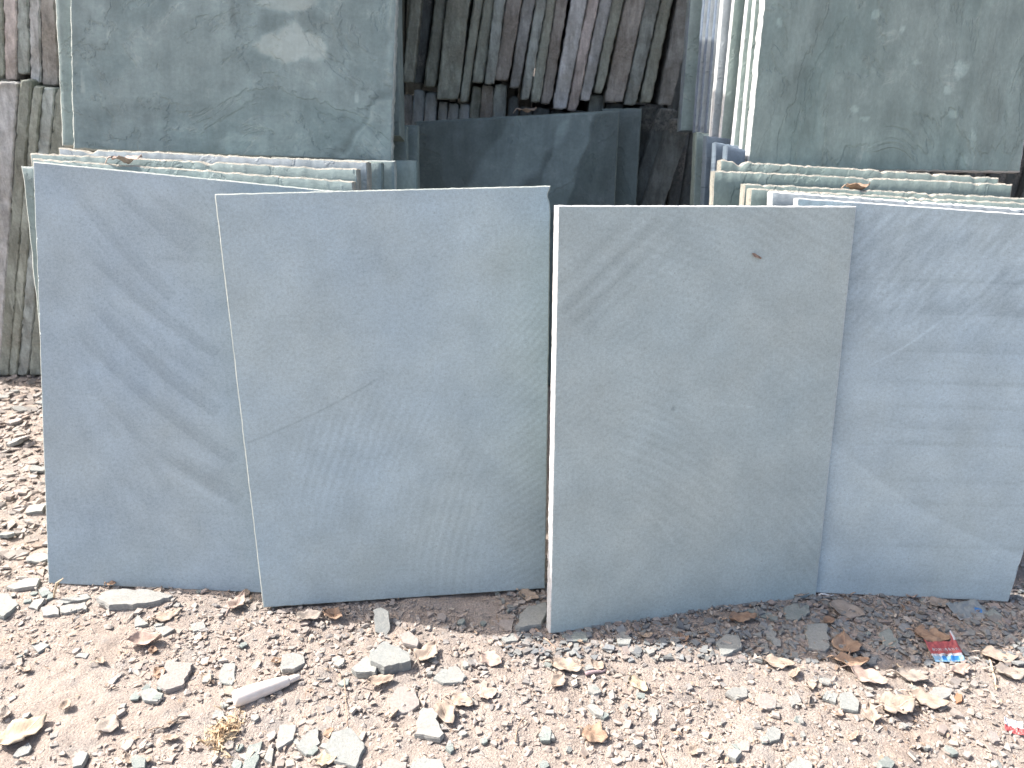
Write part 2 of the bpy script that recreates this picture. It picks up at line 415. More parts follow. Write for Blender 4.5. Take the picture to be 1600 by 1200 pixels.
# ---- natural green slate of the stacks
GA, GB, GL = (0.200, 0.265, 0.262), (0.270, 0.335, 0.325), (0.42, 0.47, 0.44)
FC1 = mat_cleft('green_grey_cleft_slate', GA, GB, GL, 1, beige=.3)
FC2 = mat_cleft('olive_green_cleft_slate', (0.190, 0.255, 0.240), (0.245, 0.305, 0.285), GL, 5, (1.3, .7, 1))
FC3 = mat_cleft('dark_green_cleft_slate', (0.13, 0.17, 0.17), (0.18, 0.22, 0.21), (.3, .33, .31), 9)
FC4 = mat_cleft('blue_grey_cleft_slate', (0.26, 0.31, 0.33), (0.36, 0.40, 0.42), (.4, .43, .44), 12)
FC_SHADE = mat_cleft('shaded_blue_face', (0.125, 0.17, 0.215), (0.16, 0.205, 0.25), (.3, .34, .38), 15)  # darker, bluer slate copy with the shade put into its colour
def ell(x, y, cx, cy, rx, ry, k=0.25, f=0.03, sd=0):
    d = math.hypot((x - cx) / rx, (y - cy) / ry) + k * N(x * f, y * f, sd) + k * .5 * N(x * f * 3, y * f * 3, sd); return 1 - sm(.72, 1.1, d)
def marks_ul(x, y):
    m = 1.0
    m += .50 * ell(x, y, 452, 72, 52, 34, .5, .025, 1) + .38 * ell(x, y, 450, 4, 48, 13, .3, .03, 2)
    m -= .12 * ell(x, y, 460, 35, 60, 16, .4, .03, 3)
    m += .22 * ell(x, y, 385, 222, 42, 16, .4, .04, 4) - .16 * ell(x, y, 375, 232, 36, 12, .2, .04, 5)
    m += .14 * ell(x, y, 596, 205, 36, 60, .5, .03, 6)
    t, d, L = seg_d(x, y, (520, 250), (600, 145)); d += 14 * N(x * .03, y * .03)
    if 0 < t < 1.1: m -= .25 * max(0, 1 - abs(d) / 7); m += .22 * max(0, 1 - abs(d + 9) / 4)
    t, d, L = seg_d(x, y, (605, 130), (612, 0)); d += 10 * N(1, y * .04)
    if 0 < t < 1.1: m += .2 * max(0, 1 - abs(d) / 7)
    m -= .10 * ell(x, y, 260, 175, 110, 16, .4, .02, 7)
    for a, b in (((141, 14), (141, 42)), ((360, 0), (366, 45))):
        t, d, L = seg_d(x, y, a, b)
        if 0 < t < 1: m -= .22 * max(0, 1 - abs(d) / 7) * math.sin(math.pi * t)
    for cx, cy in ((128, 120), (170, 55), (557, 152), (130, 135), (115, 195)):
        m += .3 * ell(x, y, cx, cy, 3, 12, .3, .1, cx)
    return m + .14 * N(x * .012, y * .02, 3) + .10 * N(x * .03, y * .035, 6)
def marks_ur(x, y):
    m = 1.0
    for cx, cy, rx, ry in ((1368, 22, 9, 8), (1500, 110, 12, 14), (1480, 140, 6, 7), (1520, 215, 5, 16), (1505, 250, 6, 12), (1410, 45, 4, 6), (1432, 98, 8, 3), (1490, 178, 8, 6), (1335, 172, 5, 6), (1218, 35, 4, 8), (1350, 185, 8, 4)):
        m += .38 * ell(x, y, cx, cy, rx, ry, .5, .08, cx)
    m -= .10 * ell(x, y, 1250, 150, 30, 60, .4, .03, 8) - .10 * N((x - y * -.3) * .05, y * .006, 4)
    m -= .12 * ell(x, y, 1550, 165, 20, 35, .4, .03, 9)
    m += .10 * sm(150, 260, y) 
    return m

# upper left stack: front slab and its neighbours
LEAN_U = 13.2
kw = dict(nu=60, nv=70, cleft=0.0012)
face_slab('stone_slab', [(114, 233), (612, 253), (632, -390), (100, -400)], 1.245, 1.5, LEAN_U, 0.024, [FC1, M_EDGE_G],
    'big green-grey cleft slab with a pale beige patch, frontmost in the upper left stack', 'slabs of the upper left stack', x0=-0.45, wob=0.0018, seed=11, marks=marks_ul, nu=160, nv=170, cleft=0.0014)
face_slab('stone_slab', [(97, 228), (560, 247), (580, -410), (66, -420)], 1.278, 1.5, LEAN_U, 0.022, [FC1, M_EDGE_G],
    'green-grey slab showing only a narrow strip behind the frontmost upper left slab', 'slabs of the upper left stack', x0=-0.45, wob=0.0015, seed=12, **kw)
for i in range(7):  # hidden tall slabs added to keep sun off the recess and right stack
    y0 = 1.31 + i * 0.085
    stand_slab('stone_slab', (100 + i * 12, -620 - i * 60), (612 - i * 4, -620 - i * 60), y0, 1.5, LEAN_U, 0.07, [FC3, M_EDGE_D],
        'thick dark slab standing deep behind the front slabs of the upper left stack', 'hidden sun-blocking slabs behind the upper left stack', zb=0.62, x0=-0.45, nu=8, nv=10, wob=0.002, seed=20 + i)
# slabs of the lower left stack, tops in the sun
LL = [((33, 259), (520, 300), 1.022, 'green slab with its thin left side showing beside the leftmost front slab', FC1, M_EDGE_G, -.01),
      ((50, 247), (553, 283), 1.052, 'green slab with a chipped pale top edge just behind the leftmost front slab', FC1, M_EDGE_T, 0),
      ((46, 239), (559, 264), 1.082, 'green slab with a long pale top edge carrying the dry leaf, lower left stack', FC1, M_EDGE_T, 0),
      ((90, 231), (574, 252), 1.120, 'slate slab directly under the foot of the upper left stack', FC4, M_EDGE_T, 0)]
for i, (a, b, Y, lab, f, e, sk) in enumerate(LL):
    stand_slab('stone_slab', a, b, Y, -0.8, 12.0, 0.022 if i < 3 else 0.03, [f, e], lab, 'slabs of the lower left stack', x0=-0.709, skl=sk,
               nu=160, nv=30, wob=0.0021, cleft=0.001, seed=30 + i)
for i, (xr, yt, Y, lab, f) in enumerate([(597, 253, 1.17, 'narrow strip of green slab first to the right under the upper left stack', FC1),
        (617, 251, 1.215, 'green slab with a pale right edge below the corner of the upper left stack', FC1),
        (652, 251, 1.27, 'dark green slab sticking out furthest right below the upper left stack', FC2),
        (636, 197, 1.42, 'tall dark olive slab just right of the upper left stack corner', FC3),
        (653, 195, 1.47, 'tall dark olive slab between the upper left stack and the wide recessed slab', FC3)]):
    stand_slab('stone_slab', (xr - 330, yt - 6), (xr, yt), Y, 1.5, 12.0, 0.024, [f, M_EDGE_G if i == 1 else M_EDGE_D], lab, 'slabs of the lower left stack', x0=-0.45,
               nu=40, nv=30, wob=0.0015, cleft=0.001, seed=40 + i)

# upper right stack
face_slab('stone_slab', [(1167, 264), (1594, 269), (1690, -380), (1232, -380)], 1.235, 3, LEAN_U, 0.022, [FC2, M_EDGE],
    'big green-grey slab with white mineral specks, front slab of the upper right stack', 'slabs of the upper right stack', x0=0.6, wob=0.0014, seed=51, marks=marks_ur, nu=160, nv=170, cleft=0.0008)
UR = [((1156, 250), (1216, -380), 1.268, .014, M_EDGE, 'slab with a white sunlit edge, second in the upper right stack', FC2),
      ((1144, 238), (1206, -380), 1.292, .014, M_EDGE, 'slab with a white sunlit edge and dark pits, third in the upper right stack', FC2),
      ((1124, 228), (1184, -380), 1.340, .012, M_EDGE, 'olive slab showing a wide plain strip left of the white edged slabs', FC2),
      ((1110, 222), (1162, -380), 1.375, .016, M_EDGE, 'blue-grey slab left of the wide olive strip, partly sunlit', FC4),
      ((1102, 214), (1152, -380), 1.410, .014, FC4, 'thin slab edge in painted blue shade, fifth from the left end of the upper right stack', FC4),
      ((1092, 209), (1141, -380), 1.440, .014, FC4, 'thin slab edge in painted blue shade, third from the left end of the upper right stack', FC4),
      ((1084, 207), (1130, -380), 1.470, .014, FC4, 'thin slab edge in painted blue shade, second from the left end of the upper right stack', FC4),
      ((1062, 205), (1108, -380), 1.530, .024, FC1, 'green-blue slab at the far left end of the upper right stack', FC1)]
for i, (a, b, Y, th, e, lab, f) in enumerate(UR):
    w_ = 300
    face_slab('stone_slab', [a, (a[0] + w_, a[1] + 4), (b[0] + w_, b[1]), b], Y, 3, LEAN_U - .25 * i, th, [f, e if e is not FC4 and e is not FC1 else M_EDGE_D if 0 else mat_rock('slab_side', (0.150, 0.195, 0.260) if e is FC4 else (.12, .155, .165), (0.15, 0.19, 0.24), i, 2, .001)], lab,  # strips in shadow get a dark side colour standing in for shade
        'slabs of the upper right stack', x0=0.6, wob=0.0008, seed=60 + i, nu=16, nv=80, cleft=0.0002)
# lower right stack
LR = [((1124, 250), (1561, 277), 1.200, 'top edge of the rearmost lower right slab under the upper right stack', FC2, M_EDGE_T),
      ((1115, 266), (1583, 288), 1.165, 'green slab with a brown stained face behind the dry leaf, lower right stack', FC2, M_EDGE_T),
      ((1162, 287), (1640, 311), 1.110, 'slab with a white left edge carrying the curled brown leaf, lower right stack', FC2, M_EDGE_T),
      ((1173, 294), (1650, 320), 1.080, 'slab with a chipped white edge, second behind the rightmost front slab', FC2, M_EDGE_T),
      ((1206, 299), (1660, 329), 1.045, 'slab with a broad bright left edge directly behind the rightmost front slab', FC4, M_EDGE)]
for i, (a, b, Y, lab, f, e) in enumerate(LR):
    stand_slab('stone_slab', a, b, Y, -1.0, 11.0, 0.022, [f, e], lab, 'slabs of the lower right stack', x0=0.5, nu=160, nv=30, wob=0.0021, cleft=0.001, seed=70 + i)
for i, (xl, xr, yt, Y, lab) in enumerate([(1088, 1168, 206, 1.40, 'lower blue-green slab edge under the left end of the upper right stack'),
        (1104, 1168, 212, 1.35, 'lower slab edge in painted blue shade, second from the left under the upper right stack'),
        (1118, 1167, 222, 1.30, 'lower slab in painted blue shade, third from the left under the upper right stack'),
        (1136, 1166, 226, 1.25, 'lower slab with a broad face strip in painted blue shade, under the upper right stack')]):
    stand_slab('stone_slab', (xl, yt), (xr, yt + 8), Y, 3, 11, 0.022, [FC_SHADE if i else FC1, FC_SHADE if i else M_EDGE_D], lab, 'slabs of the lower right stack', x0=0.5, nu=30, nv=40, wob=0.0012, cleft=0.001, seed=80 + i)

# wide slab in the recess
def marks_c(x, y):
    m = .95
    for a, b, w_ in (((850, 175), (755, 320), 46), ((885, 250), (855, 330), 26)):
        t, d, L = seg_d(x, y, a, b)
        m += .50 * (1 - sm(w_ * .75, w_ * 1.0, abs(d) + 16 * N(x * .02, y * .02, 2))) * (1 - sm(.9, 1.1, t))
    m -= .1 * (1 - sm(660, 740, x))
    return m + .1 * N(x * .02, y * .02)
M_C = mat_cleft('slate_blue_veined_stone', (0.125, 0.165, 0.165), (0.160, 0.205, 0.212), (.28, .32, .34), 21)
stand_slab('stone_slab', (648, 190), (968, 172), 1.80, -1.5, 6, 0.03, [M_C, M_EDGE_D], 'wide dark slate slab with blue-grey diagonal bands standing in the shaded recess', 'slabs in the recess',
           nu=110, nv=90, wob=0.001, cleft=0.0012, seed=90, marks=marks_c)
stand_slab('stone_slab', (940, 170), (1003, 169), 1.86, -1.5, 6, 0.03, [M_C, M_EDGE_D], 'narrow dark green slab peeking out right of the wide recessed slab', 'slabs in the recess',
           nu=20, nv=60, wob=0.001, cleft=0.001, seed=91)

# ---- rows of slabs seen edge on
def row_mat(name, a, sd):
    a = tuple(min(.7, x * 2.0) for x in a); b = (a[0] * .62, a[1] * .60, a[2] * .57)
    g = G(name, .9); v = g.coord('Object', loc=(sd, sd * 2, 0)); vs2 = g.coord('Object', loc=(sd, 0, sd), scale=(1, 1, .22))
    info = g.n('ShaderNodeObjectInfo')
    n1 = g.noise(v, 11, 7, .65, .5); n2 = g.noise(vs2, 60, 6, .7, .4); n3 = g.noise(v, 190, 5, .75)
    c = g.mix(a, b, g.ramp(n1, [(.38, 0.), (.62, 1.)]))
    c = g.mix(c, g.ramp(n2, [(.3, .58), (.5, .98), (.7, 1.35)]), .9, 'MULTIPLY')
    c = g.mix(c, g.ramp(n3, [(.3, .78), (.7, 1.2)]), .8, 'MULTIPLY')
    c = g.mix(c, (.50, .47, .43), g.math('MULTIPLY', g.ramp(n1, [(.56, 0.), (.66, .4)]), g.ramp(n3, [(.4, 0.), (.6, 1.)])))
    c = g.mix(c, g.ramp(info.outputs['Random'], [(0, .82), (1, 1.12)]), 1.0, 'MULTIPLY')
    b1 = g.bump(g.math('ADD', n2, g.math('MULTIPLY', n3, .5)), .004, 1.0)
    return g.done(c, g.bump(n1, .012, .7, b1))
RM = {'olive': row_mat('olive_rough_edge', (.185, .20, .175), 1), 'dark': row_mat('shade_dark_edge', (.075, .085, .085), 2),  # 'dark' puts the deep shade of recess and gaps into the colour
      'grey': row_mat('grey_rough_edge', (.22, .245, .235), 3), 'brown': row_mat('brown_rough_edge', (.215, .205, .19), 4),
      'pale': row_mat('pale_rough_edge', (.34, .365, .365), 5), 'pink': row_mat('pinkish_rough_edge', (.33, .30, .285), 6),
      'mauve': row_mat('mauve_rough_edge', (.195, .20, .195), 7), 'blue': row_mat('bluish_rough_edge', (.225, .255, .265), 8)}
CU = [(641, 658, 628, 645, 130, 'olive'), (659, 676, 646, 660, 131, 'dark'), (680, 697, 661, 680, 137, 'olive'), (698, 734, 682, 716, 156, 'olive'),
      (740, 754, 718, 730, 160, 'olive'), (756, 772, 737, 755, 130, 'olive'), (773, 790, 756, 772, 132, 'grey'), (791, 815, 773, 794, 126, 'brown'),
      (817, 837, 796, 811, 138, 'mauve'), (838, 854, 812, 826, 156, 'grey'), (855, 868, 828, 844, 160, 'olive'), (869, 887, 845, 861, 163, 'brown'),
      (893, 918, 863, 885, 171, 'pale'), (919, 936, 886, 901, 174, 'pink'), (938, 957, 906, 922, 158, 'pale'), (958, 975, 928, 941, 146, 'olive'),
      (976, 1009, 943, 973, 160, 'brown'), (1010, 1032, 975, 994, 164, 'grey'), (1033, 1051, 999, 1017, 161, 'olive'), (1060, 1088, 1028, 1049, 165, 'mauve')]
ordn = ['first', 'second', 'third', 'fourth', 'fifth', 'sixth', 'seventh', 'eighth', 'ninth', 'tenth', 'eleventh', 'twelfth', 'thirteenth', 'fourteenth', 'fifteenth', 'sixteenth', 'seventeenth', 'eighteenth', 'nineteenth', 'twentieth']
look = {'olive': 'olive grey', 'dark': 'shade-darkened', 'grey': 'mid grey', 'brown': 'brownish', 'pale': 'pale grey', 'pink': 'pinkish', 'mauve': 'dull mauve grey', 'blue': 'bluish grey'}
for i, (tl, tr, bl, br, by, mt) in enumerate(CU):
    e = 2.0; dx = (tl - bl) * e * 160 / by; wd = (tr - br) * e * 160 / by
    Yo = 1.93 + .03 * N(i * 1.7, 3) + (.05 if mt == 'dark' else 0)
    face_slab('edge_on_slab', [(bl, by), (br, by), (tr + wd, -2.0 * 160), (tl + dx, -2.0 * 160)], Yo, -1 + 3 * N(i * 2.3, 1), 2, 0.45, [RM[mt], RM[mt]],
        f'{look[mt]} rough slab end, {ordn[i]} from the left in the upper central row', 'slabs of the upper central row',
        nu=9, nv=110, wob=0.0022, fade=1.0, cleft=0.006, seed=100 + i, round_=0.0015, nd=2)
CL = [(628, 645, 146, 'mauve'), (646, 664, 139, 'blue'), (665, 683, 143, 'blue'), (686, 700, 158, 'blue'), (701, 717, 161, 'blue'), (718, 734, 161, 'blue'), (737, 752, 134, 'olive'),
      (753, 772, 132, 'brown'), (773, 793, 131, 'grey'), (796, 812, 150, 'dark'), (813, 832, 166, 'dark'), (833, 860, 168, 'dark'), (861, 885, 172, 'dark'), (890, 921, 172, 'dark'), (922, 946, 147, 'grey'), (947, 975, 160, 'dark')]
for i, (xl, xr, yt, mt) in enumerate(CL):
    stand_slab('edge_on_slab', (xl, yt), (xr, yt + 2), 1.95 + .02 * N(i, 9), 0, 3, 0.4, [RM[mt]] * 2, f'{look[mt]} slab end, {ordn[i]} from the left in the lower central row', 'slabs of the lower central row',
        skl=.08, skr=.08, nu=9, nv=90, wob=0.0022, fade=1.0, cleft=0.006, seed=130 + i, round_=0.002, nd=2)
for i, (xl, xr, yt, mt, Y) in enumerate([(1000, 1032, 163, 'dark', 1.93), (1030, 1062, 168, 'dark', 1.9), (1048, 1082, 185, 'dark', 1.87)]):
    stand_slab('edge_on_slab', (xl, yt), (xr, yt + 4), Y, 0, 3, 0.4, [RM[mt]] * 2, ['shade-darkened slab end beside the narrow recessed slab', 'nearly black slab end in the deep shade of the recess', 'shade-darkened slab end leaning right next to the black gap'][i], 'slabs of the lower central row',
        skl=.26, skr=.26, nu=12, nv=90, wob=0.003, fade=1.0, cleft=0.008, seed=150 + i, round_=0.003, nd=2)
# left rows
LU = [(-26, -8, -24, -4, 121, 'blue'), (-7, 4, -4, 6, 122, 'olive'), (5, 26, 7, 25, 125, 'pink'), (27, 44, 27, 46, 115, 'grey'), (45, 62, 48, 64, 130, 'pale'), (63, 86, 66, 91, 134, 'brown'), (87, 110, 92, 112, 130, 'grey')]
for i, (tl, tr, bl, br, by, mt) in enumerate(LU):
    face_slab('edge_on_slab', [(bl, by), (br, by), (2 * tr - br, -by - 60), (2 * tl - bl, -by - 60)], 1.9 + .02 * N(i, 4), 3, 4, 0.4, [RM[mt]] * 2,
        f'{look[mt]} slab end, {ordn[i]} from the left in the upper left row', 'slabs of the upper left row',
        nu=9, nv=110, wob=0.003, fade=1.0, cleft=0.006, seed=170 + i, round_=0.0015, nd=2)
LW = [(-70, -33, 128, .28, 'olive'), (-32, -4, 126, .28, 'brown'), (-3, 28, 127, .26, 'pale'), (31, 50, 124, .27, 'olive'), (51, 66, 134, .28, 'olive'), (67, 86, 136, .28, 'grey'), (87, 112, 138, .28, 'olive'), (113, 140, 138, .28, 'olive')]
for i, (xl, xr, yt, sk, mt) in enumerate(LW):
    stand_slab('edge_on_slab', (xl, yt), (xr, yt + 1), 1.88 + .02 * N(i, 5), 3, 3, 0.4, [RM[mt]] * 2,
        f'{look[mt]} slab end, {ordn[i]} from the left in the lower left row', 'slabs of the lower left row', skl=sk, skr=sk,
        nu=9, nv=110, wob=0.003, fade=1.0, cleft=0.006, seed=190 + i, round_=0.002, nd=2)

# backing row of slab ends put in behind gaps; dark colour stands for shade
xx = -1.75; i = 0
while xx < 2.0:
    wd = random.uniform(.035, .06); Yb = 2.46 + random.uniform(0, .05); tp = random.uniform(1.55, 1.75); lx = .10
    Q = [Vector((xx, Yb, 0)), Vector((xx + wd, Yb, 0)), Vector((xx + wd + lx, Yb + .05, tp)), Vector((xx + lx, Yb + .05, tp))]
    o = slab_mesh('edge_on_slab', Q, .4, Vector((0, -1, .03)).normalized(), [RM['dark'], RM['dark']], nu=4, nv=30, wob=.003, fade=1.0, cleft=.004, seed=300 + i, nd=2)
    tag(o, 'tall slab end of the rear backing row, coloured dark for shade in the gaps', 'stone slab', 'slabs of the rearmost row')
    xx += wd + random.uniform(.001, .006); i += 1

# ---------------------------------------------------------------- ground
def axis(lo, hi, step, far, n):
    c = np.arange(lo, hi, step); g_ = np.geomspace(step * 2, far, n)
    return np.concatenate([lo - g_[::-1], c, hi + g_])
xs = axis(-1.5, 1.25, 0.0075, 60, 22); ys = axis(0.45, 2.1, 0.0065, 60, 22)
X, Y_ = np.meshgrid(xs, ys)
Z = np.empty_like(X)
for j in range(X.shape[0]):
    for i in range(X.shape[1]):
        x, y = X[j, i], Y_[j, i]
        near = -1.6 < x < 1.4 and .3 < y < 2.2
        Z[j, i] = gh(x, y) + (0.0036 * N(x * 38, y * 38, 2) + .0024 * N(x * 95, y * 95, 5) if near else 0)
vs_ = np.stack([X, Y_, Z], -1).reshape(-1, 3)
nx = len(xs); ny = len(ys)
idx = (np.arange(ny - 1)[:, None] * nx + np.arange(nx - 1)[None, :]).ravel()
fs = np.stack([idx, idx + 1, idx + nx + 1, idx + nx], 1)
me = bpy.data.meshes.new('ground'); me.from_pydata(vs_.tolist(), [], fs.tolist()); me.polygons.foreach_set('use_smooth', [True] * len(fs))
gr = link_mesh('ground', me, mat_ground()); tag(gr, 'dusty pale brown dirt ground of the stone yard', 'ground', kind='structure')

# ---- gravel
ico = bmesh.new(); bmesh.ops.create_icosphere(ico, subdivisions=1, radius=1.0)
IV = np.array([v.co[:] for v in ico.verts]); IF = np.array([[v.index for v in f.verts] for f in ico.faces]); ico.free()
TINTS = np.array([(.46, .42, .38), (.52, .46, .41), (.40, .38, .36), (.36, .37, .36), (.56, .53, .49), (.50, .40, .33), (.33, .35, .36), (.60, .57, .53), (.44, .38, .35)])
def pebbles(n, pts, smin, smax, name, label, flat=(.35, .8), mat=None):
    V = []; F = []; T = []
    for k in range(n):
        x, y = pts(k)
        s = smin * (smax / smin) ** (random.random() ** 2.1) * .5
        v = IV * (1 + .28 * rng.standard_normal((len(IV), 1)).clip(-1.3, 1.3))
        v = v * np.array([s * random.uniform(.8, 1.5), s * random.uniform(.6, 1.0), s * random.uniform(*flat)])
        a = random.uniform(0, 6.28); t = random.gauss(0, .3)
        Rm = np.array(Matrix.Rotation(a, 3, 'Z') @ Matrix.Rotation(t, 3, 'X'))
        v = v @ Rm.T + np.array([x, y, gh(x, y) + s * random.uniform(-.15, .3)])
        F.append(IF + len(IV) * k); V.append(v)
        c = TINTS[random.randrange(len(TINTS))] * random.uniform(.6, .8) * .38 + np.array((.350, .302, .262)) * .60
        T.append(np.repeat(c[None], len(IV), 0))
    V = np.concatenate(V); F = np.concatenate(F); T = np.concatenate(T)
    me = bpy.data.meshes.new(name); me.from_pydata(V.tolist(), [], F.tolist())
    at = me.color_attributes.new('tint', 'FLOAT_COLOR', 'POINT')
    at.data.foreach_set('color', np.concatenate([T, np.ones((len(T), 1))], 1).ravel())
    return tag(link_mesh(name, me, mat), label, 'gravel', kind='stuff')
M_PEB = mat_tint('gravel_stone', nsc=260)
def near_pts(k):
    while True:
        x, y = random.uniform(-1.2, 1.1), random.uniform(.55, 1.08)
        if N(x * 6, y * 6, 3) + .5 * N(x * 17, y * 17, 1) > random.uniform(-.6, .5): return x, y
def left_pts(k): return random.uniform(-1.6, -.66), random.uniform(1.0, 2.0)
pebbles(25000, near_pts, .0018, .0105, 'gravel', 'fine pale gravel and stone crumbs spread over the dusty ground', mat=M_PEB)
pebbles(7000, left_pts, .004, .024, 'rubble', 'coarse pale rubble on the ground left of the leftmost front slab', (.3, .6), mat=M_PEB)
pebbles(1500, lambda k: (random.uniform(.55, 1.6), random.uniform(.98, 1.9)), .004, .02, 'rubble', 'dark shaded rubble right of the rightmost front slab', (.3, .6), mat=M_PEB)

# flat shards too many to count
V = []; F = []; T = []
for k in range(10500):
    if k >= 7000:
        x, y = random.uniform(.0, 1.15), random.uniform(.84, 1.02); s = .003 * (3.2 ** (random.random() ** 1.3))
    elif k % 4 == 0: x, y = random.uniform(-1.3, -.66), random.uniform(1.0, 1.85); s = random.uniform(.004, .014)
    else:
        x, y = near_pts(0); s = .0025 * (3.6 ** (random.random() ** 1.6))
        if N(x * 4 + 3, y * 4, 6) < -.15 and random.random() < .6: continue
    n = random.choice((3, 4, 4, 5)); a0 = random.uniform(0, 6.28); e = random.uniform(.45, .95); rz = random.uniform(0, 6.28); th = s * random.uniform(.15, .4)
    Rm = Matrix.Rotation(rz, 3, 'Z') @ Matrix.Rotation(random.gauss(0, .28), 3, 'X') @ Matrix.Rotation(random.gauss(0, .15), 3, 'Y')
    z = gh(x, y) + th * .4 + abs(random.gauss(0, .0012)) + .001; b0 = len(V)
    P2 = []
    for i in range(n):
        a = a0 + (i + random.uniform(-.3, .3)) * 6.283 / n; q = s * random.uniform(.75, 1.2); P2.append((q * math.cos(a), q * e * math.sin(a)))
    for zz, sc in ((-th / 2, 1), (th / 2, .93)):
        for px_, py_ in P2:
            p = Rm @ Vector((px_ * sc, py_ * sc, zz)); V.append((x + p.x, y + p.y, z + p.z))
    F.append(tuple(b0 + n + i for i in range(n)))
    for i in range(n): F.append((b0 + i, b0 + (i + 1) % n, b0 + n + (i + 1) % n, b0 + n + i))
    c = (TINTS[random.randrange(len(TINTS))] if k < 7000 else TINTS[random.choice((3, 6, 6, 3, 8, 2))] * .9) * random.uniform(.56, .76)  # extra slate offcuts by the slabs, tinted darker to deepen the shaded band
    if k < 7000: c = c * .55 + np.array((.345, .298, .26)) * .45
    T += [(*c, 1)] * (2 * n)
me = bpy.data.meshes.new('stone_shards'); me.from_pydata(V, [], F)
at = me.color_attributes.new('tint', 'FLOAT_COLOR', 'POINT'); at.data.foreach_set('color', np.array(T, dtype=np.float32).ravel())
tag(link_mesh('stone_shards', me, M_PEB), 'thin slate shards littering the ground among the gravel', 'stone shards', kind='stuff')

# ---- slate chips
M_CHIP = [mat_rock('pale_chip_stone', (.345, .345, .325), (.29, .29, .272), 11, 5, .0015), mat_rock('grey_chip_stone', (.265, .28, .27), (.31, .315, .295), 12, 5, .0015),
          mat_rock('green_grey_chip_stone', (.20, .235, .225), (.28, .30, .28), 13, 5, .0015), mat_rock('pinkish_chip_stone', (.33, .295, .27), (.29, .27, .255), 14, 5, .0015)]
def chip(pts3, th, mat, name='stone_chip', tilt=0.0, tdir=0.0, lift=0.0, rnd=None):
    c = sum(pts3, Vector()) / len(pts3)
    rot = Matrix.Rotation(tilt, 3, Vector((math.cos(tdir), math.sin(tdir), 0)))
    out = []
    n = len(pts3)
    for i in range(n):
        a, b = pts3[i], pts3[(i + 1) % n]
        seg = max(2, int((a - b).length / .006))
        for k in range(seg):
            p = a.lerp(b, k / seg); L = (a - b).length
            j = .09 * L if k else 0.03 * L
            out.append(p - c + Vector((random.gauss(0, j * .35), random.gauss(0, j * .35), 0)))
    bm = bmesh.new(); k = len(out)
    if sum(out[i].x * out[(i + 1) % k].y - out[i].y * out[(i + 1) % k].x for i in range(k)) < 0: out.reverse()
    rings = []
    for z, sc in ((-th / 2, .93), (-th * .12, 1.0), (th * .14, .97), (th * .2, 1.0), (th / 2, .96)):
        rings.append([bm.verts.new(rot @ Vector((p.x * sc, p.y * sc, z + (random.gauss(0, th * .07) if z < th * .4 else 0)))) for p in out])
    bot = bm.verts.new(rot @ Vector((0, 0, -th / 2)))
    for a, b in zip(rings, rings[1:]):
        for i in range(k): bm.faces.new((a[i], a[(i + 1) % k], b[(i + 1) % k], b[i]))
    for i in range(k):
        bm.faces.new((rings[0][(i + 1) % k], rings[0][i], bot))
    bm.faces.new(rings[-1])
    me = bpy.data.meshes.new(name); bm.to_mesh(me); bm.free()
    return link_mesh(name, me, mat, loc=(c.x, c.y, gh(c.x, c.y) + th * .30 + lift))
def chip_px(poly, th, mi, label, tilt=0.0, tdir=0.0, lift=0.0, group='larger slate chips on the ground', name='stone_chip'):
    pts = [gnd(x, y, 0) for x, y in poly]
    zc = sum(p.z for p in pts) / len(pts)
    # the top face is what the pixels outline: raise the cutting plane by the chip's own height
    h = zc + th * .8 + lift
    pts = [hit(x, y, Vector((0, 0, h)), Vector((0, 0, 1))) for x, y in poly]
    o = chip([Vector((p.x, p.y, 0)) for p in pts], th, M_CHIP[mi], name, tilt, tdir, lift)
    return tag(o, label, 'stone chip', group)
def bx(x0, y0, x1, y1, n=6, sd=None):
    r = random.Random(sd if sd is not None else x0 * 7 + y0)
    cx, cy, rx, ry = (x0 + x1) / 2, (y0 + y1) / 2, (x1 - x0) / 2, (y1 - y0) / 2
    a0 = r.uniform(0, 6.28); P = []
    for k in range(n):
        a = a0 + (k + r.uniform(-.3, .3)) * 2 * math.pi / n; q = r.uniform(.82, 1.12)
        P.append((cx + rx * q * math.cos(a) * 1.08, cy + ry * q * math.sin(a) * 1.08))
    return P
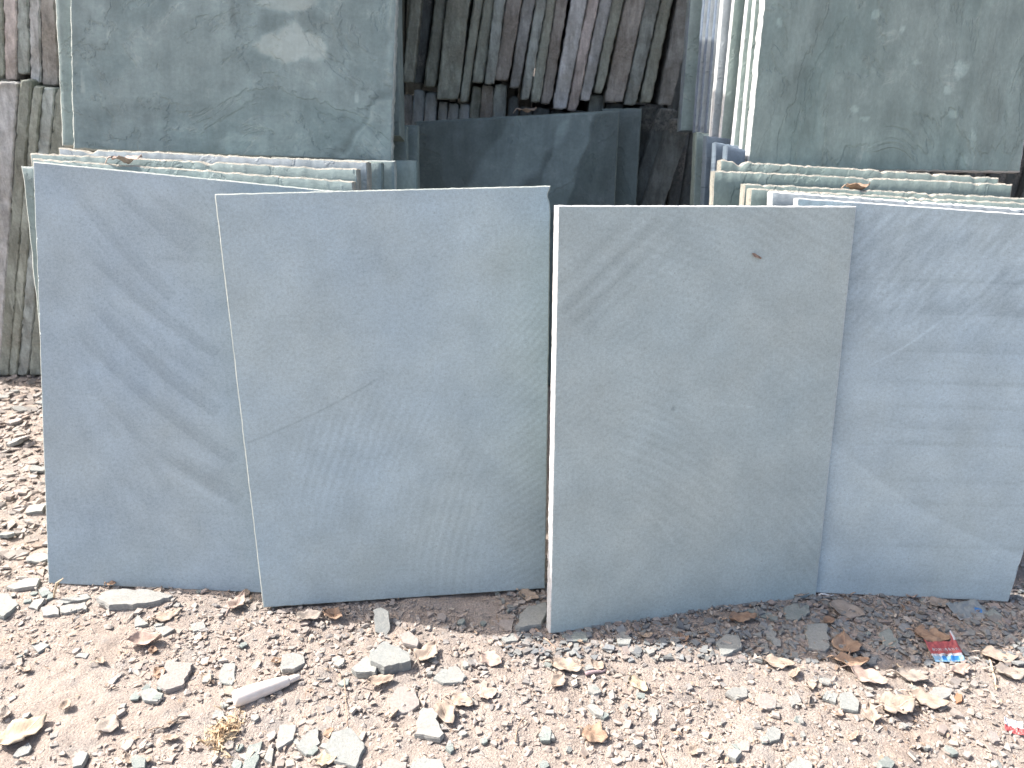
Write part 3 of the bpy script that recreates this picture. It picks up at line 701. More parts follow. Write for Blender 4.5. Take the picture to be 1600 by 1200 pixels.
CH = [([(149, 938), (166, 925), (195, 921), (250, 922), (271, 929), (236, 942), (200, 947), (170, 950)], .013, 0, 'large whitish flat stone lying against the foot of the leftmost front slab', .10),
      ([(-14, 928), (13, 926), (29, 944), (5, 965), (-14, 958)], .010, 1, 'pale square-cornered stone at the left edge of the photo beside the slab foot', .08),
      ([(44, 948), (54, 937), (71, 935), (58, 952)], .006, 0, 'small bright white chip just left of the white chip row at the slab foot', .1),
      ([(64, 948), (88, 945), (92, 960), (66, 962)], .006, 0, 'white squarish chip left of the large whitish stone', 0),
      ([(92, 947), (134, 940), (136, 952), (94, 957)], .006, 0, 'white oblong chip touching the large whitish stone', 0),
      ([(86, 938), (138, 927), (142, 934), (92, 944)], .005, 1, 'long thin pale chip close under the leftmost front slab', 0),
      ([(8, 916), (40, 902), (63, 903), (58, 917), (22, 921)], .008, 0, 'elongated white stone left of the lower left corner of the leftmost front slab', .1),
      ([(60, 922), (70, 916), (82, 926), (66, 933)], .007, 2, 'dark grey triangular chip by the lower left corner of the leftmost front slab', 0),
      ([(262, 1029), (301, 1034), (286, 1071), (258, 1080), (243, 1068)], .009, 3, 'pinkish-white squarish slab piece casting a dark edge shadow, left foreground', .06),
      ([(216, 1080), (238, 1074), (256, 1083), (246, 1096), (225, 1094)], .006, 1, 'smooth grey-green chip at the lower corner of the pinkish squarish piece', 0),
      ([(210, 979), (214, 958), (232, 974)], .005, 1, 'small grey triangle chip below the large whitish stone', 0),
      ([(240, 980), (262, 977), (274, 982), (255, 993)], .005, 0, 'pale small chip above the curled tan leaf, left foreground', 0),
      ([(296, 975), (318, 969), (321, 981), (302, 986)], .005, 0, 'pale small chip right of the curled tan leaf, left foreground', 0),
      ([(48, 1006), (60, 1001), (78, 1008), (60, 1018)], .006, 1, 'grey flat chip among fine gravel near the left edge of the photo', .1),
      ([(342, 1050), (350, 1036), (367, 1035), (368, 1062), (362, 1070), (343, 1066)], .004, 1, 'grey-green flake half buried in dust above the white nozzle', 0),
      ([(437, 1040), (440, 1022), (458, 1018), (474, 1022), (476, 1034), (458, 1046), (440, 1048)], .009, 0, 'pale grey five-sided chip directly above the tip of the white nozzle', .12),
      ([(576, 1022), (600, 1000), (640, 1019), (642, 1032), (600, 1044), (578, 1034)], .020, 1, 'thick light grey stone block, biggest stone in the central foreground', .05),
      ([(549, 1042), (574, 1023), (592, 1038), (588, 1052), (556, 1048)], .014, 1, 'wedge shaped grey stone leaning on the left of the thick stone block', .12),
      ([(624, 990), (640, 984), (655, 1000), (652, 1012), (630, 1004)], .010, 3, 'dusty pinkish grey stone just behind the thick stone block', .1),
      ([(660, 1104), (676, 1105), (694, 1148), (687, 1155), (647, 1148)], .010, 0, 'trapezoid pale chip narrowing upward beside a tan leaf, lower centre', .05),
      ([(430, 1163), (436, 1132), (463, 1131), (458, 1155), (434, 1169)], .007, 0, 'pale tall chip below the white nozzle, left of two similar chips', 0),
      ([(462, 1165), (482, 1143), (497, 1137), (500, 1160), (478, 1178)], .008, 1, 'rough grey chip between the tall pale chip and the large five-sided chip, bottom', .1),
      ([(508, 1170), (518, 1145), (548, 1136), (570, 1160), (556, 1198), (522, 1190)], .009, 1, 'large five-sided grey chip at the bottom of the photo, below centre left', .06),
      ([(378, 1200), (388, 1164), (410, 1156), (405, 1178), (395, 1206)], .006, 2, 'greenish chip in front of the straw tuft at the bottom of the photo', 0),
      ([(412, 1185), (420, 1163), (428, 1170), (424, 1192)], .006, 0, 'narrow white chip between the greenish chip and the tall pale chip', 0),
      ([(640, 1196), (660, 1182), (688, 1186), (700, 1206), (650, 1212)], .007, 1, 'grey chip cut by the bottom edge of the photo below the trapezoid chip', 0),
      ([(588, 1196), (610, 1184), (636, 1190), (634, 1210), (590, 1212)], .006, 3, 'pinkish chip cut by the bottom edge of the photo', 0),
      ([(676, 1060), (690, 1044), (706, 1046), (730, 1056), (716, 1066), (692, 1068)], .006, 1, 'grey flat chip to the right of the brown leaf with a shadow, centre foreground', 0),
      ([(702, 1086), (722, 1082), (742, 1090), (740, 1098), (706, 1096)], .006, 1, 'thin grey chip beside the upper tan leaf, lower centre', .1),
      ([(805, 978), (822, 948), (853, 938), (853, 962), (846, 976), (812, 981)], .012, 1, 'large chip half in shade at the gap between the second and third front slabs', .05),
      ([(770, 968), (804, 967), (800, 986), (794, 984)], .005, 3, 'thin triangular flake left of the large half shaded chip', 0),
      ([(783, 996), (800, 989), (817, 990), (808, 1001), (790, 1003)], .005, 1, 'small grey flake in front of the large half shaded chip', 0),
      ([(917, 1101), (925, 1097), (944, 1112), (942, 1120), (930, 1116)], .007, 0, 'small bright chip above the brown oak coloured leaf, lower centre right', .1),
      ([(843, 1152), (848, 1132), (860, 1136), (867, 1155)], .006, 1, 'small grey-green tooth shaped chip left of the round brown leaf', .1),
      ([(700, 1042), (712, 1040), (727, 1054), (722, 1066), (700, 1062)], .006, 0, 'pale rounded chip near the centre, right of the flat grey chip', 0),
      ([(878, 992), (905, 984), (922, 988), (918, 1000), (896, 1002)], .005, 2, 'dark shaded flake under the lower left corner of the third front slab', 0),
      ([(962, 992), (974, 984), (988, 998), (984, 1008), (966, 1006)], .006, 1, 'shaded rounded chip under the lower edge of the third front slab', .1),
      ([(1117, 1003), (1135, 990), (1155, 993), (1160, 1012), (1130, 1024)], .007, 1, 'grey six-sided chip crossing the shadow edge below the third front slab', .05),
      ([(1260, 976), (1292, 975), (1297, 1012), (1290, 1018), (1264, 1013)], .007, 1, 'upright rectangular grey chip in the shade right of the third front slab', .03),
      ([(1223, 950), (1240, 942), (1264, 944), (1266, 956), (1248, 968), (1228, 966)], .006, 2, 'dark rounded chip right below the right corner of the third front slab', 0),
      ([(1165, 952), (1185, 950), (1216, 964), (1214, 970), (1180, 962)], .004, 2, 'long thin shaded sliver left of the dark rounded chip', 0),
      ([(1540, 958), (1552, 950), (1576, 972), (1572, 980), (1556, 974)], .005, 2, 'long grey flake in the shade below the right corner of the rightmost slab', 0),
      ([(1372, 990), (1388, 980), (1405, 1002), (1402, 1015), (1382, 1010)], .005, 2, 'shaded grey-brown chip halfway below the rightmost front slab', 0),
      ([(1194, 980), (1204, 974), (1214, 990), (1208, 1000), (1198, 996)], .005, 1, 'narrow shaded chip left of the upright rectangular chip', 0),
      ([(1132, 1083), (1146, 1073), (1168, 1074), (1168, 1087), (1150, 1092)], .007, 0, 'bright white flat chip in the sunny right foreground, left of the tan leaves', .1),
      ([(1180, 1090), (1196, 1081), (1214, 1092), (1212, 1106), (1190, 1108)], .006, 3, 'dusty pinkish grey chip right of the bright white flat chip', 0),
      ([(1231, 1090), (1246, 1082), (1253, 1096), (1238, 1102)], .006, 0, 'small pale chip between the dusty pink chip and the square grey chip', 0),
      ([(1312, 1083), (1330, 1080), (1342, 1094), (1342, 1111), (1314, 1106)], .007, 1, 'square light grey chip left of the crumpled leaf heap, right foreground', .05),
      ([(1285, 1090), (1292, 1078), (1310, 1084), (1306, 1098)], .005, 1, 'small grey chip touching the left of the square light grey chip', 0),
      ([(1450, 1082), (1462, 1073), (1488, 1076), (1486, 1086), (1470, 1092)], .008, 0, 'smooth white oval chip below the red and blue wrapper', .1),
      ([(1196, 1145), (1206, 1134), (1220, 1140), (1218, 1154), (1204, 1158)], .007, 1, 'round grey stone low in the right foreground', .1),
      ([(1135, 1178), (1148, 1168), (1160, 1176), (1150, 1188)], .008, 1, 'small dark sided stone near the bottom, right of centre', .2),
      ([(1228, 1196), (1246, 1180), (1270, 1190), (1268, 1208), (1236, 1210)], .007, 1, 'grey chip cut by the bottom edge of the photo, right of centre', 0),
      ([(1370, 1190), (1384, 1180), (1398, 1188), (1392, 1200), (1376, 1200)], .010, 2, 'grey-brown lump stone near the bottom on the right', .2),
      ([(204, 1186), (214, 1179), (228, 1184), (226, 1198), (208, 1200)], .012, 2, 'dark round pebble at the bottom of the photo in the left foreground', .1),
      ([(112, 1186), (126, 1172), (138, 1176), (128, 1196), (114, 1198)], .007, 1, 'greenish grey stone at the bottom left beside a yellow leaf', .1),
      ([(116, 1026), (124, 1020), (140, 1021), (134, 1028)], .005, 0, 'little white flake among gravel, left foreground', .1),
      ([(606, 1092), (622, 1072), (648, 1074), (656, 1100), (640, 1112), (612, 1116)], .006, 3, 'flat earth coloured slab piece under the thick stone block', .03)]
for poly, th, mi, lab, tl in CH:
    chip_px(poly, th, mi, lab, tl, random.uniform(0, 6.28))
# the upright shard leaning in front of the second slab
sh = chip_px([(584, 956), (596, 953), (608, 957), (609, 976), (602, 983), (585, 978)], .008, 1, 'upright grey shard standing at the foot of the second front slab', R(38), R(0), .008)
# scattered medium chips, alike
def spot():
    while True:
        x, y = random.uniform(0, 1600), random.uniform(925, 1198)
        P = gnd(x, y)
        if P.y > .99: continue
        if x > 840 and y < 1000 and x < 900: continue
        return P
for k in range(110):
    P = spot(); s = random.uniform(.004, .0085) * random.choice((1, 1, 1.35)); n = random.choice((4, 5, 5, 6)); a0 = random.uniform(0, 6.28); e = random.uniform(.55, 1)
    rz = random.uniform(0, 6.28)
    pts = []
    for i in range(n):
        a = a0 + (i + random.uniform(-.25, .25)) * 6.283 / n; q = s * random.uniform(.8, 1.15)
        vx, vy = q * math.cos(a), q * e * math.sin(a)
        pts.append(Vector((P.x + vx * math.cos(rz) - vy * math.sin(rz), P.y + vx * math.sin(rz) + vy * math.cos(rz), 0)))
    o = chip(pts, random.uniform(.003, .006), random.choice(M_CHIP), 'small_stone_chip', random.gauss(0, .18), random.uniform(0, 6.28), .001)
    tag(o, 'small angular slate chip scattered among the gravel', 'stone chip', 'small slate chips among the gravel')
for k in range(60):
    x, y = random.uniform(-1.3, -.70), random.uniform(1.0, 1.75)
    s = random.uniform(.010, .026); n = random.choice((4, 5, 6)); a0 = random.uniform(0, 6.28); e = random.uniform(.4, .8)
    pts = [Vector((x + s * random.uniform(.8, 1.15) * math.cos(a0 + i * 6.283 / n), y + s * e * random.uniform(.8, 1.15) * math.sin(a0 + i * 6.283 / n), 0)) for i in range(n)]
    o = chip(pts, random.uniform(.005, .010), random.choice(M_CHIP[:2] + [M_CHIP[3]]), 'rubble_chip', random.gauss(0, .28), random.uniform(0, 6.28), .004)
    tag(o, 'pale broken slate chip in the rubble left of the leftmost front slab', 'stone chip', 'slate chips in the left rubble')

# ---------------------------------------------------------------- leaves, twigs, litter
ML = {'tan': mat_leaf('dry_tan_leaf', (.32, .255, .20), (.39, .325, .268)), 'brown': mat_leaf('dry_brown_leaf', (.25, .165, .115), (.33, .24, .175)),
      'yellow': mat_leaf('dry_yellow_leaf', (.37, .30, .215), (.44, .37, .28)), 'grey': mat_leaf('dusty_grey_leaf', (.26, .225, .19), (.33, .29, .255)),
      'pink': mat_leaf('pinkish_dry_leaf', (.35, .265, .22), (.43, .345, .295))}
def leaf(P, L, Wd, rz, mt, curl=.6, fold=.4, twist=.2, tip=1.3, tiltx=0.0, lobes=0.0, name='dry_leaf', stalk=True, lift=0.0, sd=0):
    rr = random.Random(sd + int(P.x * 9999)); nu_, nv_ = 16, 8
    V = []; UVs = []
    for i in range(nu_ + 1):
        t = i / nu_
        w_ = (math.sin(math.pi * min(1, t ** .8)) ** .75) * (1 - .35 * t) * Wd * .62 + .0004
        w_ *= 1 + lobes * math.sin(t * 17 + sd) + .22 * N(t * 5, sd * .37, 1) + .12 * N(t * 16, sd * .7, 2)
        for j in range(nv_ + 1):
            s = j / nv_ * 2 - 1
            x = (t - .5) * L; y = s * w_ * (1 + .06 * math.sin(t * 23 + j))
            z = fold * abs(s) * w_ + curl * L * (t - .45) ** 2 * 1.2 + .04 * L * math.sin(t * 9 + s * 3 + sd) + twist * s * w_ * (t - .5) * 2
            z += L * (.07 * N(t * 3.2, s * 1.6, sd * .31) + .045 * N(t * 8, s * 4, sd * .31)) + .0004 * rr.uniform(-1, 1)
            if j in (0, nv_): y *= 1 + .14 * N(t * 28, j, sd * .5)
            V.append((x, y, z)); UVs.append((t, j / nv_))
    F = [(i * (nv_ + 1) + j, (i + 1) * (nv_ + 1) + j, (i + 1) * (nv_ + 1) + j + 1, i * (nv_ + 1) + j + 1) for i in range(nu_) for j in range(nv_)]
    zmin = min(v[2] for v in V)
    V = [(a, b, c - zmin) for a, b, c in V]
    me = bpy.data.meshes.new(name)
    if stalk:
        b0 = len(V); r0 = .0006
        z0 = V[nv_ // 2][2]
        for q in range(5):
            xx = -L * .5 - q / 4 * L * .28; zz = z0 * (1 - q / 4) + .001 + .003 * math.sin(q)
            for a in range(4):
                V.append((xx, r0 * math.cos(a * 1.57) + .1 * L * (q / 4) ** 2, zz + r0 * math.sin(a * 1.57))); UVs.append((0, .5))
        for q in range(4):
            for a in range(4): F.append((b0 + q * 4 + a, b0 + q * 4 + (a + 1) % 4, b0 + q * 4 + 4 + (a + 1) % 4, b0 + q * 4 + 4 + a))
    me.from_pydata(V, [], F); ul = me.uv_layers.new(name='UVMap')
    for lp in me.loops: ul.data[lp.index].uv = UVs[lp.vertex_index]
    me.polygons.foreach_set('use_smooth', [True] * len(F))
    o = link_mesh(name, me, ML[mt], loc=(P.x, P.y, P.z + lift)); o.rotation_euler = (tiltx, 0, rz)
    md = o.modifiers.new('thickness', 'SOLIDIFY'); md.thickness = .0005
    return o
def leaf_px(x, y, lpx, wpx, ang, mt, label, group='dry leaves on the ground', **k):
    P = gnd(x, y); sc = (P - CAM).dot(FW) / FPX * .9
    o = leaf(P, lpx * sc, wpx * sc, R(ang), mt, sd=int(x), **k); return tag(o, label, 'dry leaf', group)
LV = [(228, 1008, 56, 34, 10, 'pink', 'curled tan leaf with dark upper rim, left foreground above the pinkish squarish piece', .8, .9),
      (262, 966, 44, 24, 25, 'tan', 'pale beige leaf just below the large whitish stone', .5, .3),
      (372, 948, 42, 26, 75, 'pink', 'upright pinkish leaf with a pointed tip at the foot of the leftmost slab', 1.2, .8),
      (38, 1148, 80, 52, 50, 'yellow', 'big crumpled yellow leaf at the lower left of the photo', .5, .4),
      (170, 1136, 46, 34, -20, 'grey', 'dusty grey-tan leaf right of the big yellow leaf', .3, .2),
      (484, 968, 46, 26, 10, 'grey', 'greyish leaf arching at the foot of the second front slab', .9, .7),
      (522, 967, 38, 26, -30, 'brown', 'small brown leaf right of the greyish leaf at the foot of the second slab', .9, .8),
      (668, 1026, 50, 36, 60, 'tan', 'tan leaf with dark shadow right of the thick stone block', .7, .6),
      (596, 1070, 46, 24, 15, 'tan', 'beige leaf with a dark hollow below the thick stone block', .9, .9),
      (698, 1122, 54, 32, -65, 'tan', 'golden tan leaf right of the trapezoid chip', .5, .6),
      (722, 1100, 44, 28, -20, 'tan', 'dusty tan leaf above the golden leaf, lower centre', .4, .5),
      (510, 1192, 36, 26, 10, 'yellow', 'small yellowish leaf touching the large five-sided chip', .5, .4),
      (768, 1034, 42, 32, -35, 'pink', 'pinkish flat leaf half buried in dust, centre foreground', .3, .3),
      (886, 1046, 56, 30, -15, 'tan', 'flat tan leaf below the lower corner of the third front slab', .35, .3),
      (872, 1068, 38, 24, 60, 'tan', 'small pale leaf directly below the flat tan leaf', .5, .5),
      (998, 1074, 42, 24, -55, 'yellow', 'dull yellowish leaf in open dust right of centre', .35, .3),
      (930, 1152, 46, 42, -25, 'brown', 'rounded reddish brown leaf in the lower centre right', .4, .3),
      (762, 1088, 36, 28, 20, 'pink', 'pinkish leaf crumb left of centre foreground', .5, .4),
      (1160, 970, 50, 22, 8, 'brown', 'brown leaf in the shade below the third front slab', .3, .4),
      (1320, 1010, 52, 42, 80, 'brown', 'large rounded brown leaf in the shade right of the rectangular chip', .3, .25),
      (1322, 958, 60, 40, -35, 'grey', 'wide grey-brown leaf in the shade under the left of the rightmost slab', .35, .35),
      (1455, 998, 58, 40, -20, 'brown', 'brown leaf with ragged edge resting above the red and blue wrapper', .35, .3),
      (1465, 947, 36, 24, 10, 'grey', 'grey leaf touching the foot of the rightmost slab above the blue packet', .5, .4),
      (1216, 1040, 54, 26, -12, 'tan', 'long tan leaf on the shadow edge left of the brown cupped leaf', .5, .4),
      (1328, 1040, 58, 28, -8, 'brown', 'brown cupped leaf on the shadow edge below the rounded brown leaf', .8, .7),
      (1356, 1064, 60, 34, -35, 'pink', 'crumpled pinkish leaf below the brown cupped leaf', .8, .6),
      (1402, 1108, 66, 46, 15, 'tan', 'largest tan leaf of the crumpled heap in the right foreground', .5, .5),
      (1448, 1100, 64, 34, -25, 'tan', 'long tan leaf right of the largest leaf of the heap', .6, .5),
      (1360, 1118, 40, 26, 80, 'tan', 'small upright tan leaf left of the largest leaf of the heap', .5, .5),
      (1424, 1062, 52, 28, -20, 'grey', 'greyish leaf left below the red and blue wrapper', .6, .5),
      (1560, 1030, 60, 34, -10, 'tan', 'pale tan leaf on the shadow edge at the right of the photo', .5, .4),
      (1580, 1056, 56, 30, -10, 'grey', 'greyish tan leaf at the right edge of the photo', .5, .4),
      (1500, 1050, 40, 22, 20, 'pink', 'small pinkish leaf below right of the red and blue wrapper', .6, .5),
      (1250, 930, 36, 22, 15, 'grey', 'shaded leaf under the right corner of the third front slab', .4, .4),
      (826, 935, 40, 24, -30, 'tan', 'tan leaf in the shade under the right corner of the second front slab', .5, .5)]
for x, y, l_, w_, a, mt, lab, cu, fo in LV:
    leaf_px(x, y, l_, w_, a, mt, lab, curl=cu * .7, fold=fo * .7, lift=.0025, lobes=.10)
for k in range(38):
    P = spot(); mt = random.choice(['tan', 'pink', 'grey', 'tan', 'brown'])
    o = leaf(P, random.uniform(.012, .024), random.uniform(.007, .014), random.uniform(0, 6.28), mt, random.uniform(.3, 1), random.uniform(.2, .8), sd=k, name='leaf_fragment', stalk=False, lift=.002, tiltx=random.gauss(0, .3))
    tag(o, 'small curled fragment of dry leaf lying among the gravel', 'leaf fragment', 'dry leaf fragments among the gravel')
def leaf_at(x, y, Y, L, Wd, rz, mt, label, **k):
    d = ray(x, y); P = CAM + d * (Y / d.y)
    return tag(leaf(P, L, Wd, R(rz), mt, **k), label, 'dry leaf')
leaf_at(200, 256, 1.185, .042, .024, 12, 'pink', 'pinkish dry leaf lying on the sunlit top of the lower left stack', curl=.5, fold=.5)
leaf_at(1338, 303, 1.235, .034, .026, -10, 'brown', 'curled orange-brown leaf on the sunlit top of the lower right stack', curl=1.1, fold=.9)
leaf_at(1284, 305, 1.215, .017, .009, 5, 'pink', 'tiny pale leaf left of the curled orange-brown leaf on the right stack', curl=.4, fold=.4, stalk=False)
leaf_at(824, 176, 1.87, .042, .016, 18, 'tan', 'small tan leaf on the top edge of the wide dark recessed slab', curl=.4, fold=.5)
# reddish scrap on the face of the light slab
u3, v3, n3 = frame_axes(R(14.1), R(9.0))
Pf = hit(1181, 400, Vector((.057, .889, 0)), n3)
o = leaf(Vector((0, 0, 0)), .015, .0026, 0, 'pink', .15, .3, sd=3, name='leaf_scrap', stalk=False)
o.matrix_world = Matrix.Translation(Pf + n3 * .001) @ Matrix((u3, v3, n3)).transposed().to_4x4() @ Matrix.Rotation(R(-28), 4, 'Z')
tag(o, 'tiny reddish leaf scrap stuck near the upper right of the light grey slab', 'leaf scrap')

def tube(pts, rad, mat, name, parent=None, seg=7):
    V = []; F = []
    for i, p in enumerate(pts):
        t = (pts[min(i + 1, len(pts) - 1)] - pts[max(i - 1, 0)]).normalized(); a = t.orthogonal().normalized(); b = t.cross(a)
        r = rad[i] if isinstance(rad, (list, tuple)) else rad
        for k in range(seg):
            q = 6.2832 * k / seg; V.append(tuple(p + (a * math.cos(q) + b * math.sin(q)) * r - pts[0]))
    for i in range(len(pts) - 1):
        for k in range(seg): F.append((i * seg + k, i * seg + (k + 1) % seg, (i + 1) * seg + (k + 1) % seg, (i + 1) * seg + k))
    F.append(tuple(range(seg))[::-1]); F.append(tuple((len(pts) - 1) * seg + k for k in range(seg)))
    me = bpy.data.meshes.new(name); me.from_pydata(V, [], F); me.polygons.foreach_set('use_smooth', [True] * len(F))
    return link_mesh(name, me, mat, loc=pts[0] if parent is None else pts[0] - parent.location, parent=parent)
M_TW = mat_rock('dry_twig_bark', (.34, .24, .18), (.44, .34, .26), 31, 5, .0005)
M_ST = mat_rock('dry_straw', (.62, .52, .38), (.52, .42, .30), 32, 5, .0003)
def twig(px, r, mat, label, lift=.003):
    pts = [gnd(x, y, lift) for x, y in px]; fine = []
    for a, b in zip(pts, pts[1:]):
        for k in range(5): fine.append(a.lerp(b, k / 5) + Vector((random.gauss(0, .0003), random.gauss(0, .0003), .0015 * math.sin(k))))
    fine.append(pts[-1]); n = len(fine)
    o = tube(fine, [r * (1 - .5 * i / n) * random.uniform(.85, 1.15) for i in range(n)], mat, 'twig'); return tag(o, label, 'twig', 'twigs and straws on the ground')
twig([(836, 985), (850, 1000), (870, 1016)], .0018, M_TW, 'brown twig at the lower left corner of the light grey slab')
twig([(915, 1056), (946, 1050)], .0032, mat_rock('purple_brown_bark', (.33, .24, .25), (.42, .34, .33), 33, 5, .0005), 'short purple-brown stick right of the flat tan leaf')
twig([(1038, 1200), (1030, 1175), (1032, 1158), (1042, 1148)], .0010, M_TW, 'thin curved twig bending upward at the bottom right of centre')
twig([(1060, 1112), (1078, 1106), (1092, 1100)], .0010, M_TW, 'short straight twig in open dust right of centre')
twig([(1545, 1030), (1553, 1060), (1556, 1080)], .0016, M_ST, 'pale straw lying steeply below right of the red and blue wrapper')
twig([(232, 1145), (262, 1136), (292, 1128)], .0009, M_TW, 'thin twig on smooth dust below the pinkish squarish piece')
twig([(805, 1162), (808, 1140), (820, 1122)], .0011, M_TW, 'thin bent twig rising in the lower centre')
twig([(538, 1062), (541, 1100), (543, 1140)], .0008, M_TW, 'thin root fibre running down in the lower centre left')
twig([(1400, 1040), (1415, 1056), (1428, 1078)], .0010, M_ST, 'pale stalk left of the red and blue wrapper')
twig([(1278, 932), (1302, 932)], .0018, mat_rock('white_straw_plastic', (.75, .75, .73), (.68, .68, .66), 40, 3, .0001), 'short white straw touching the corner between third and rightmost front slabs')
# dry stem standing against slab one
st = [gnd(84, 936, .002)]; st += [st[0] + Vector((.006, -.002, .014)), st[0] + Vector((.012, -.001, .028)), st[0] + Vector((.022, 0, .036))]
tag(tube(st, [.0012, .0016, .0022, .0008], M_ST, 'weed_sprig'), 'pale dry stem rising against the lower left corner of the leftmost front slab', 'weed sprig')
leaf_px(176, 920, 16, 10, 10, 'brown', 'tiny brown leaf peeking over the large whitish stone', group=None, curl=.5, fold=.5, lift=.008)

# straw tuft
pieces = []
c0 = gnd(352, 1150)
V = []; F = []
for k in range(420):
    a = random.uniform(0, 6.28); r = abs(random.gauss(0, .011)); p = c0 + Vector((r * math.cos(a) * 1.0, r * math.sin(a) * 1.3, abs(random.gauss(0, .004)) + .002))
    d = Vector((random.gauss(0, 1), random.gauss(0, 1), random.gauss(0, .5))).normalized(); L = random.uniform(.005, .016); w_ = random.uniform(.0004, .001)
    s = d.orthogonal().normalized() * w_; n_ = 4; b0 = len(V); cur = Vector((random.gauss(0, 1), random.gauss(0, 1), random.gauss(0, 1))) * .004
    for q in range(n_ + 1):
        t = q / n_; pp = p + d * L * (t - .5) + cur * (t * (1 - t))
        V += [tuple(pp - s - c0), tuple(pp + s - c0)]
    for q in range(n_): F.append((b0 + 2 * q, b0 + 2 * q + 1, b0 + 2 * q + 3, b0 + 2 * q + 2))
me = bpy.data.meshes.new('straw_tuft'); me.from_pydata(V, [], F)
g = G('dry_grass', .8); v_ = g.coord('Object'); nn = g.noise(v_, 120, 3)
M_G = g.done(g.mix((.40, .28, .17), (.56, .46, .32), g.ramp(nn, [(.35, 0.), (.6, 1.)])))
tag(link_mesh('straw_tuft', me, M_G, loc=c0), 'fluffy tuft of yellow dry grass below the white nozzle', 'straw tuft')

# leaf and straw crumbs (uncountable)
V = []; F = []; T = []
for k in range(3600):
    x, y = random.uniform(-1.2, 1.1), random.uniform(.56, 1.1)
    if k % 3 and N(x * 5, y * 5, 8) < -.05: x, y = random.uniform(.2, 1.1), random.uniform(.6, .95)
    L = random.uniform(.002, .009); w_ = L * random.uniform(.12, .6); a = random.uniform(0, 6.28); z = gh(x, y) + random.uniform(.002, .005)
    dx, dy = math.cos(a), math.sin(a); tz = random.gauss(0, .25) * L; cz = random.uniform(0, .3) * L; b0 = len(V)
    for t, wd, zz in ((-1, .5, 0), (0, 1, cz), (1, .4, tz)):
        V += [(x + dx * L * .5 * t - dy * w_ * .5 * wd, y + dy * L * .5 * t + dx * w_ * .5 * wd, z + zz), (x + dx * L * .5 * t + dy * w_ * .5 * wd, y + dy * L * .5 * t - dx * w_ * .5 * wd, z + zz + random.gauss(0, .1) * w_)]
    F += [(b0, b0 + 1, b0 + 3, b0 + 2), (b0 + 2, b0 + 3, b0 + 5, b0 + 4)]
    c = random.choice([(.42, .34, .27), (.33, .25, .19), (.45, .40, .34), (.27, .20, .15), (.38, .34, .30)]); T += [(*c, 1)] * 6
me = bpy.data.meshes.new('leaf_litter'); me.from_pydata(V, [], F)
at = me.color_attributes.new('tint', 'FLOAT_COLOR', 'POINT'); at.data.foreach_set('color', np.array(T, dtype=np.float32).ravel())
tag(link_mesh('leaf_litter', me, mat_tint('leaf_crumbs', .85, .0002, 500)), 'crumbs of dry leaf and straw strewn over the gravel', 'leaf litter', kind='stuff')

# ---------------------------------------------------------------- white nozzle
g = G('white_plastic', .45); v_ = g.coord('Object'); nn = g.noise(v_, 60, 5)
M_W = g.done(g.mix((.72, .645, .58), (.80, .74, .68), g.ramp(nn, [(.35, 0.), (.6, 1.)])), g.bump(nn, .0006, .4))
a = gnd(366, 1102, .0095); b = gnd(470, 1062, .006)
root = bpy.data.objects.new('plastic_nozzle', None); col.objects.link(root); root.location = a
tag(root, 'white tapered plastic nozzle with a narrower tip lying in the left foreground', 'nozzle')
bpy.context.view_layer.update()
prof = [(0, .006), (.012, .0095), (.05, .0108), (.3, .0106), (.6, .0086), (.80, .0066), (.815, .0058)]
tube([a.lerp(b, t) for t, r in prof], [r for t, r in prof], M_W, 'nozzle_body', root, 20)
prof = [(.80, .0048), (.86, .0046), (.97, .0038), (1.0, .0020)]
tube([a.lerp(b, t) for t, r in prof], [r for t, r in prof], M_W, 'nozzle_tip', root, 16)

# ---------------------------------------------------------------- wrappers
def wrapper(P, L, Wd, rz, name, label, bands, tiltx=0.0, curl=.3, sd=0, thick=.0002, marks_=None, shape=None):
    """crumpled foil strip; bands = [(v0, v1, material)] across its width"""
    nu_, nv_ = 40, 18; V = []
    for i in range(nu_ + 1):
        for j in range(nv_ + 1):
            s, t = i / nu_, j / nv_
            x = (s - .5) * L; y = (t - .5) * Wd
            if shape: x, y = shape(s, t, x, y)
            z = .004 * abs(N(s * 4 + sd, t * 3, sd)) + .0022 * abs(N(s * 11, t * 9, sd + 3)) + curl * Wd * (s - .5) ** 2 * 1.2
            V.append((x, y, z))
    F = []; mi = []; mats = []
    for i in range(nu_):
        for j in range(nv_):
            s, t = (i + .5) / nu_, (j + .5) / nv_
            for v0, v1, mm in bands:
                if v0 <= t < v1:
                    k = mm(s, t) if callable(mm) else mm
            if k not in mats: mats.append(k)
            F.append((i * (nv_ + 1) + j, (i + 1) * (nv_ + 1) + j, (i + 1) * (nv_ + 1) + j + 1, i * (nv_ + 1) + j + 1)); mi.append(mats.index(k))
    me = bpy.data.meshes.new(name); me.from_pydata(V, [], F); me.polygons.foreach_set('use_smooth', [True] * len(F))
    o = link_mesh(name, me, mats, loc=P); me.polygons.foreach_set('material_index', mi); o.rotation_euler = (tiltx, 0, rz)
    md = o.modifiers.new('thickness', 'SOLIDIFY'); md.thickness = thick
    return tag(o, label, 'wrapper')
def foil(name, c, r=.35):
    g = G(name, r); g.b.inputs['Specular IOR Level'].default_value = .5; v_ = g.coord('Object'); n_ = g.noise(v_, 400, 3)
    return g.done(g.mix(c, tuple(x * .8 for x in c), n_), g.bump(n_, .0003, .4))
W_R, W_B, W_W, W_C, W_D = foil('red_print', (.38, .085, .085)), foil('blue_print', (.04, .20, .50)), foil('white_print', (.52, .54, .57)), foil('light_blue_print', (.26, .44, .60)), foil('clear_grey_film', (.24, .27, .28), .5)
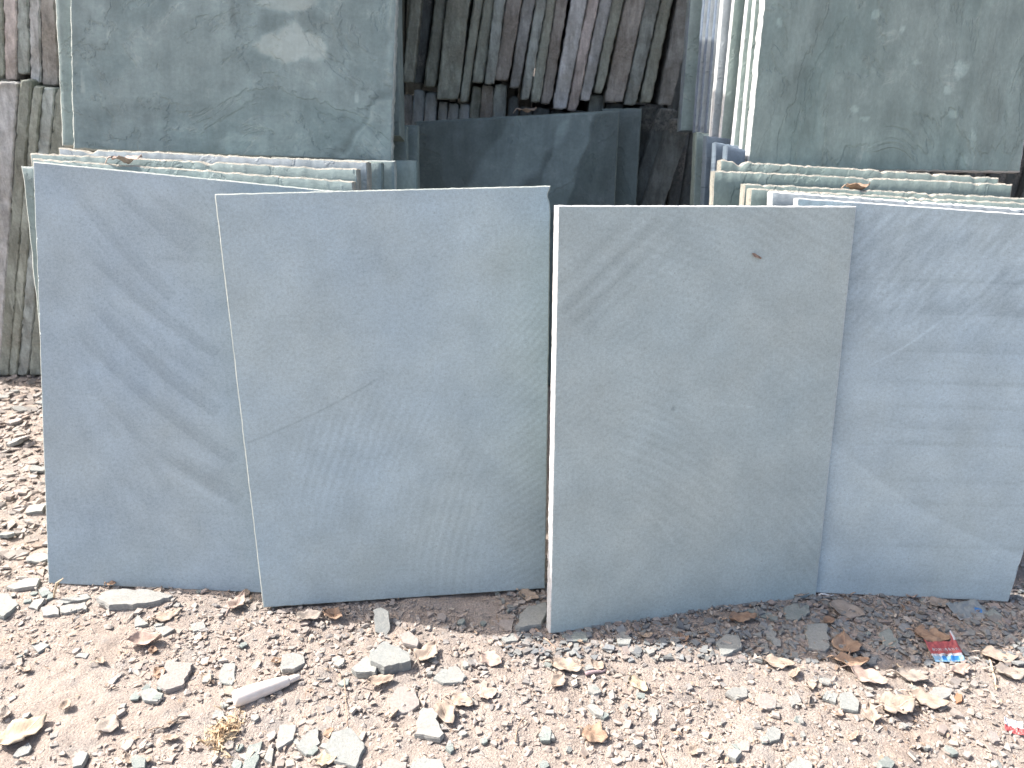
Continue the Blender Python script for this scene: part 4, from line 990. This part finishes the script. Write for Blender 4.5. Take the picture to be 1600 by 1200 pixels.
def shp(s, t, x, y):
    if t > .55: y += .016 * sm(.78, .97, s) * (t - .55) / .45 + .006 * (1 - sm(0, .12, s)) * (t - .5); x -= .003 * sm(.8, 1, s) * (t - .55) / .45
    return x * (1 - .12 * (1 - t)), y
def blue_band(s, t):
    return W_B if (.30 < s < .44 or .58 < s < .84) and t > .06 else W_C
Pw = gnd(1475, 1024, .006)
sw = (Pw - CAM).dot(FW) / FPX
o = wrapper(Pw, 54 * sw, 34 * sw, R(3), 'candy_wrapper', 'torn candy wrapper, red above and blue below, at the shadow edge on the right',
        [(0, .30, blue_band), (.30, .38, W_W), (.38, 1.0, lambda s, t: W_W if (s > .93 and t > .8) else W_R)], R(22), .2, 2, shape=shp)
# pale lettering-like print across the red band
V = []; F = []
L_, W_ = 54 * sw, 34 * sw
cu = bpy.data.curves.new('print', 'FONT'); cu.body = 'VACUUM'; cu.size = .0075
bpy.data.curves.remove(cu)
rr = random.Random(5)
for k in range(8):                                             # worn white glyph strokes, unreadable in the photo too
    x0 = (-.36 + k * .098) * L_; 
    for a_, b_ in (((0, 0), (0, 1)), ((0, 1), (.6, .8)), ((.6, .8), (.6, 0)), ((0, .5), (.6, .5)))[: rr.choice((2, 3, 4))]:
        p = Vector((x0 + a_[0] * .0036, .0006 + a_[1] * .0042, 0)); q = Vector((x0 + b_[0] * .0036, .0006 + b_[1] * .0042, 0))
        d = (q - p).normalized(); n_ = Vector((-d.y, d.x, 0)) * .00035; b0 = len(V)
        for c_ in (p - n_, q - n_, q + n_, p + n_):
            s = c_.x / L_ + .5; t = c_.y / W_ + .5
            z = .004 * abs(N(s * 4 + 2, t * 3, 2)) + .0022 * abs(N(s * 11, t * 9, 5)) + .2 * W_ * (s - .5) ** 2 * 1.2 + .0004
            V.append((c_.x, c_.y, z))
        F.append((b0, b0 + 1, b0 + 2, b0 + 3))
me = bpy.data.meshes.new('wrapper_print'); me.from_pydata(V, [], F); link_mesh('wrapper_print', me, W_W, parent=o)
Pw = gnd(1582, 1140, .004); sw = (Pw - CAM).dot(FW) / FPX
wrapper(Pw, 26 * sw, 24 * sw, R(-22), 'candy_wrapper', 'small white wrapper scrap with a red stripe at the lower right edge', [(0, .42, W_R), (.42, 1.0, W_W)], R(15), .4, 9)
Pw = gnd(1510, 957, .004); sw = (Pw - CAM).dot(FW) / FPX
wrapper(Pw, 56 * sw, 34 * sw, R(14), 'plastic_packet', 'dull transparent packet with a blue corner in the shade below the rightmost slab', [(0, 1, lambda s, t: W_B if (s - .78) ** 2 * 3 + (t - .35) ** 2 < .03 else (W_W if t < .07 else W_D))], R(8), .2, 13)
# orange crumb
oc = chip_px([(1490, 1090), (1494, 1083), (1503, 1085), (1503, 1095), (1495, 1098)], .006, 3, 'small orange brick crumb right below the white oval chip', .1, 0, 0)
oc.data.materials[0] = mat_rock('orange_brick', (.40, .22, .13), (.34, .19, .12), 44, 5, .001)
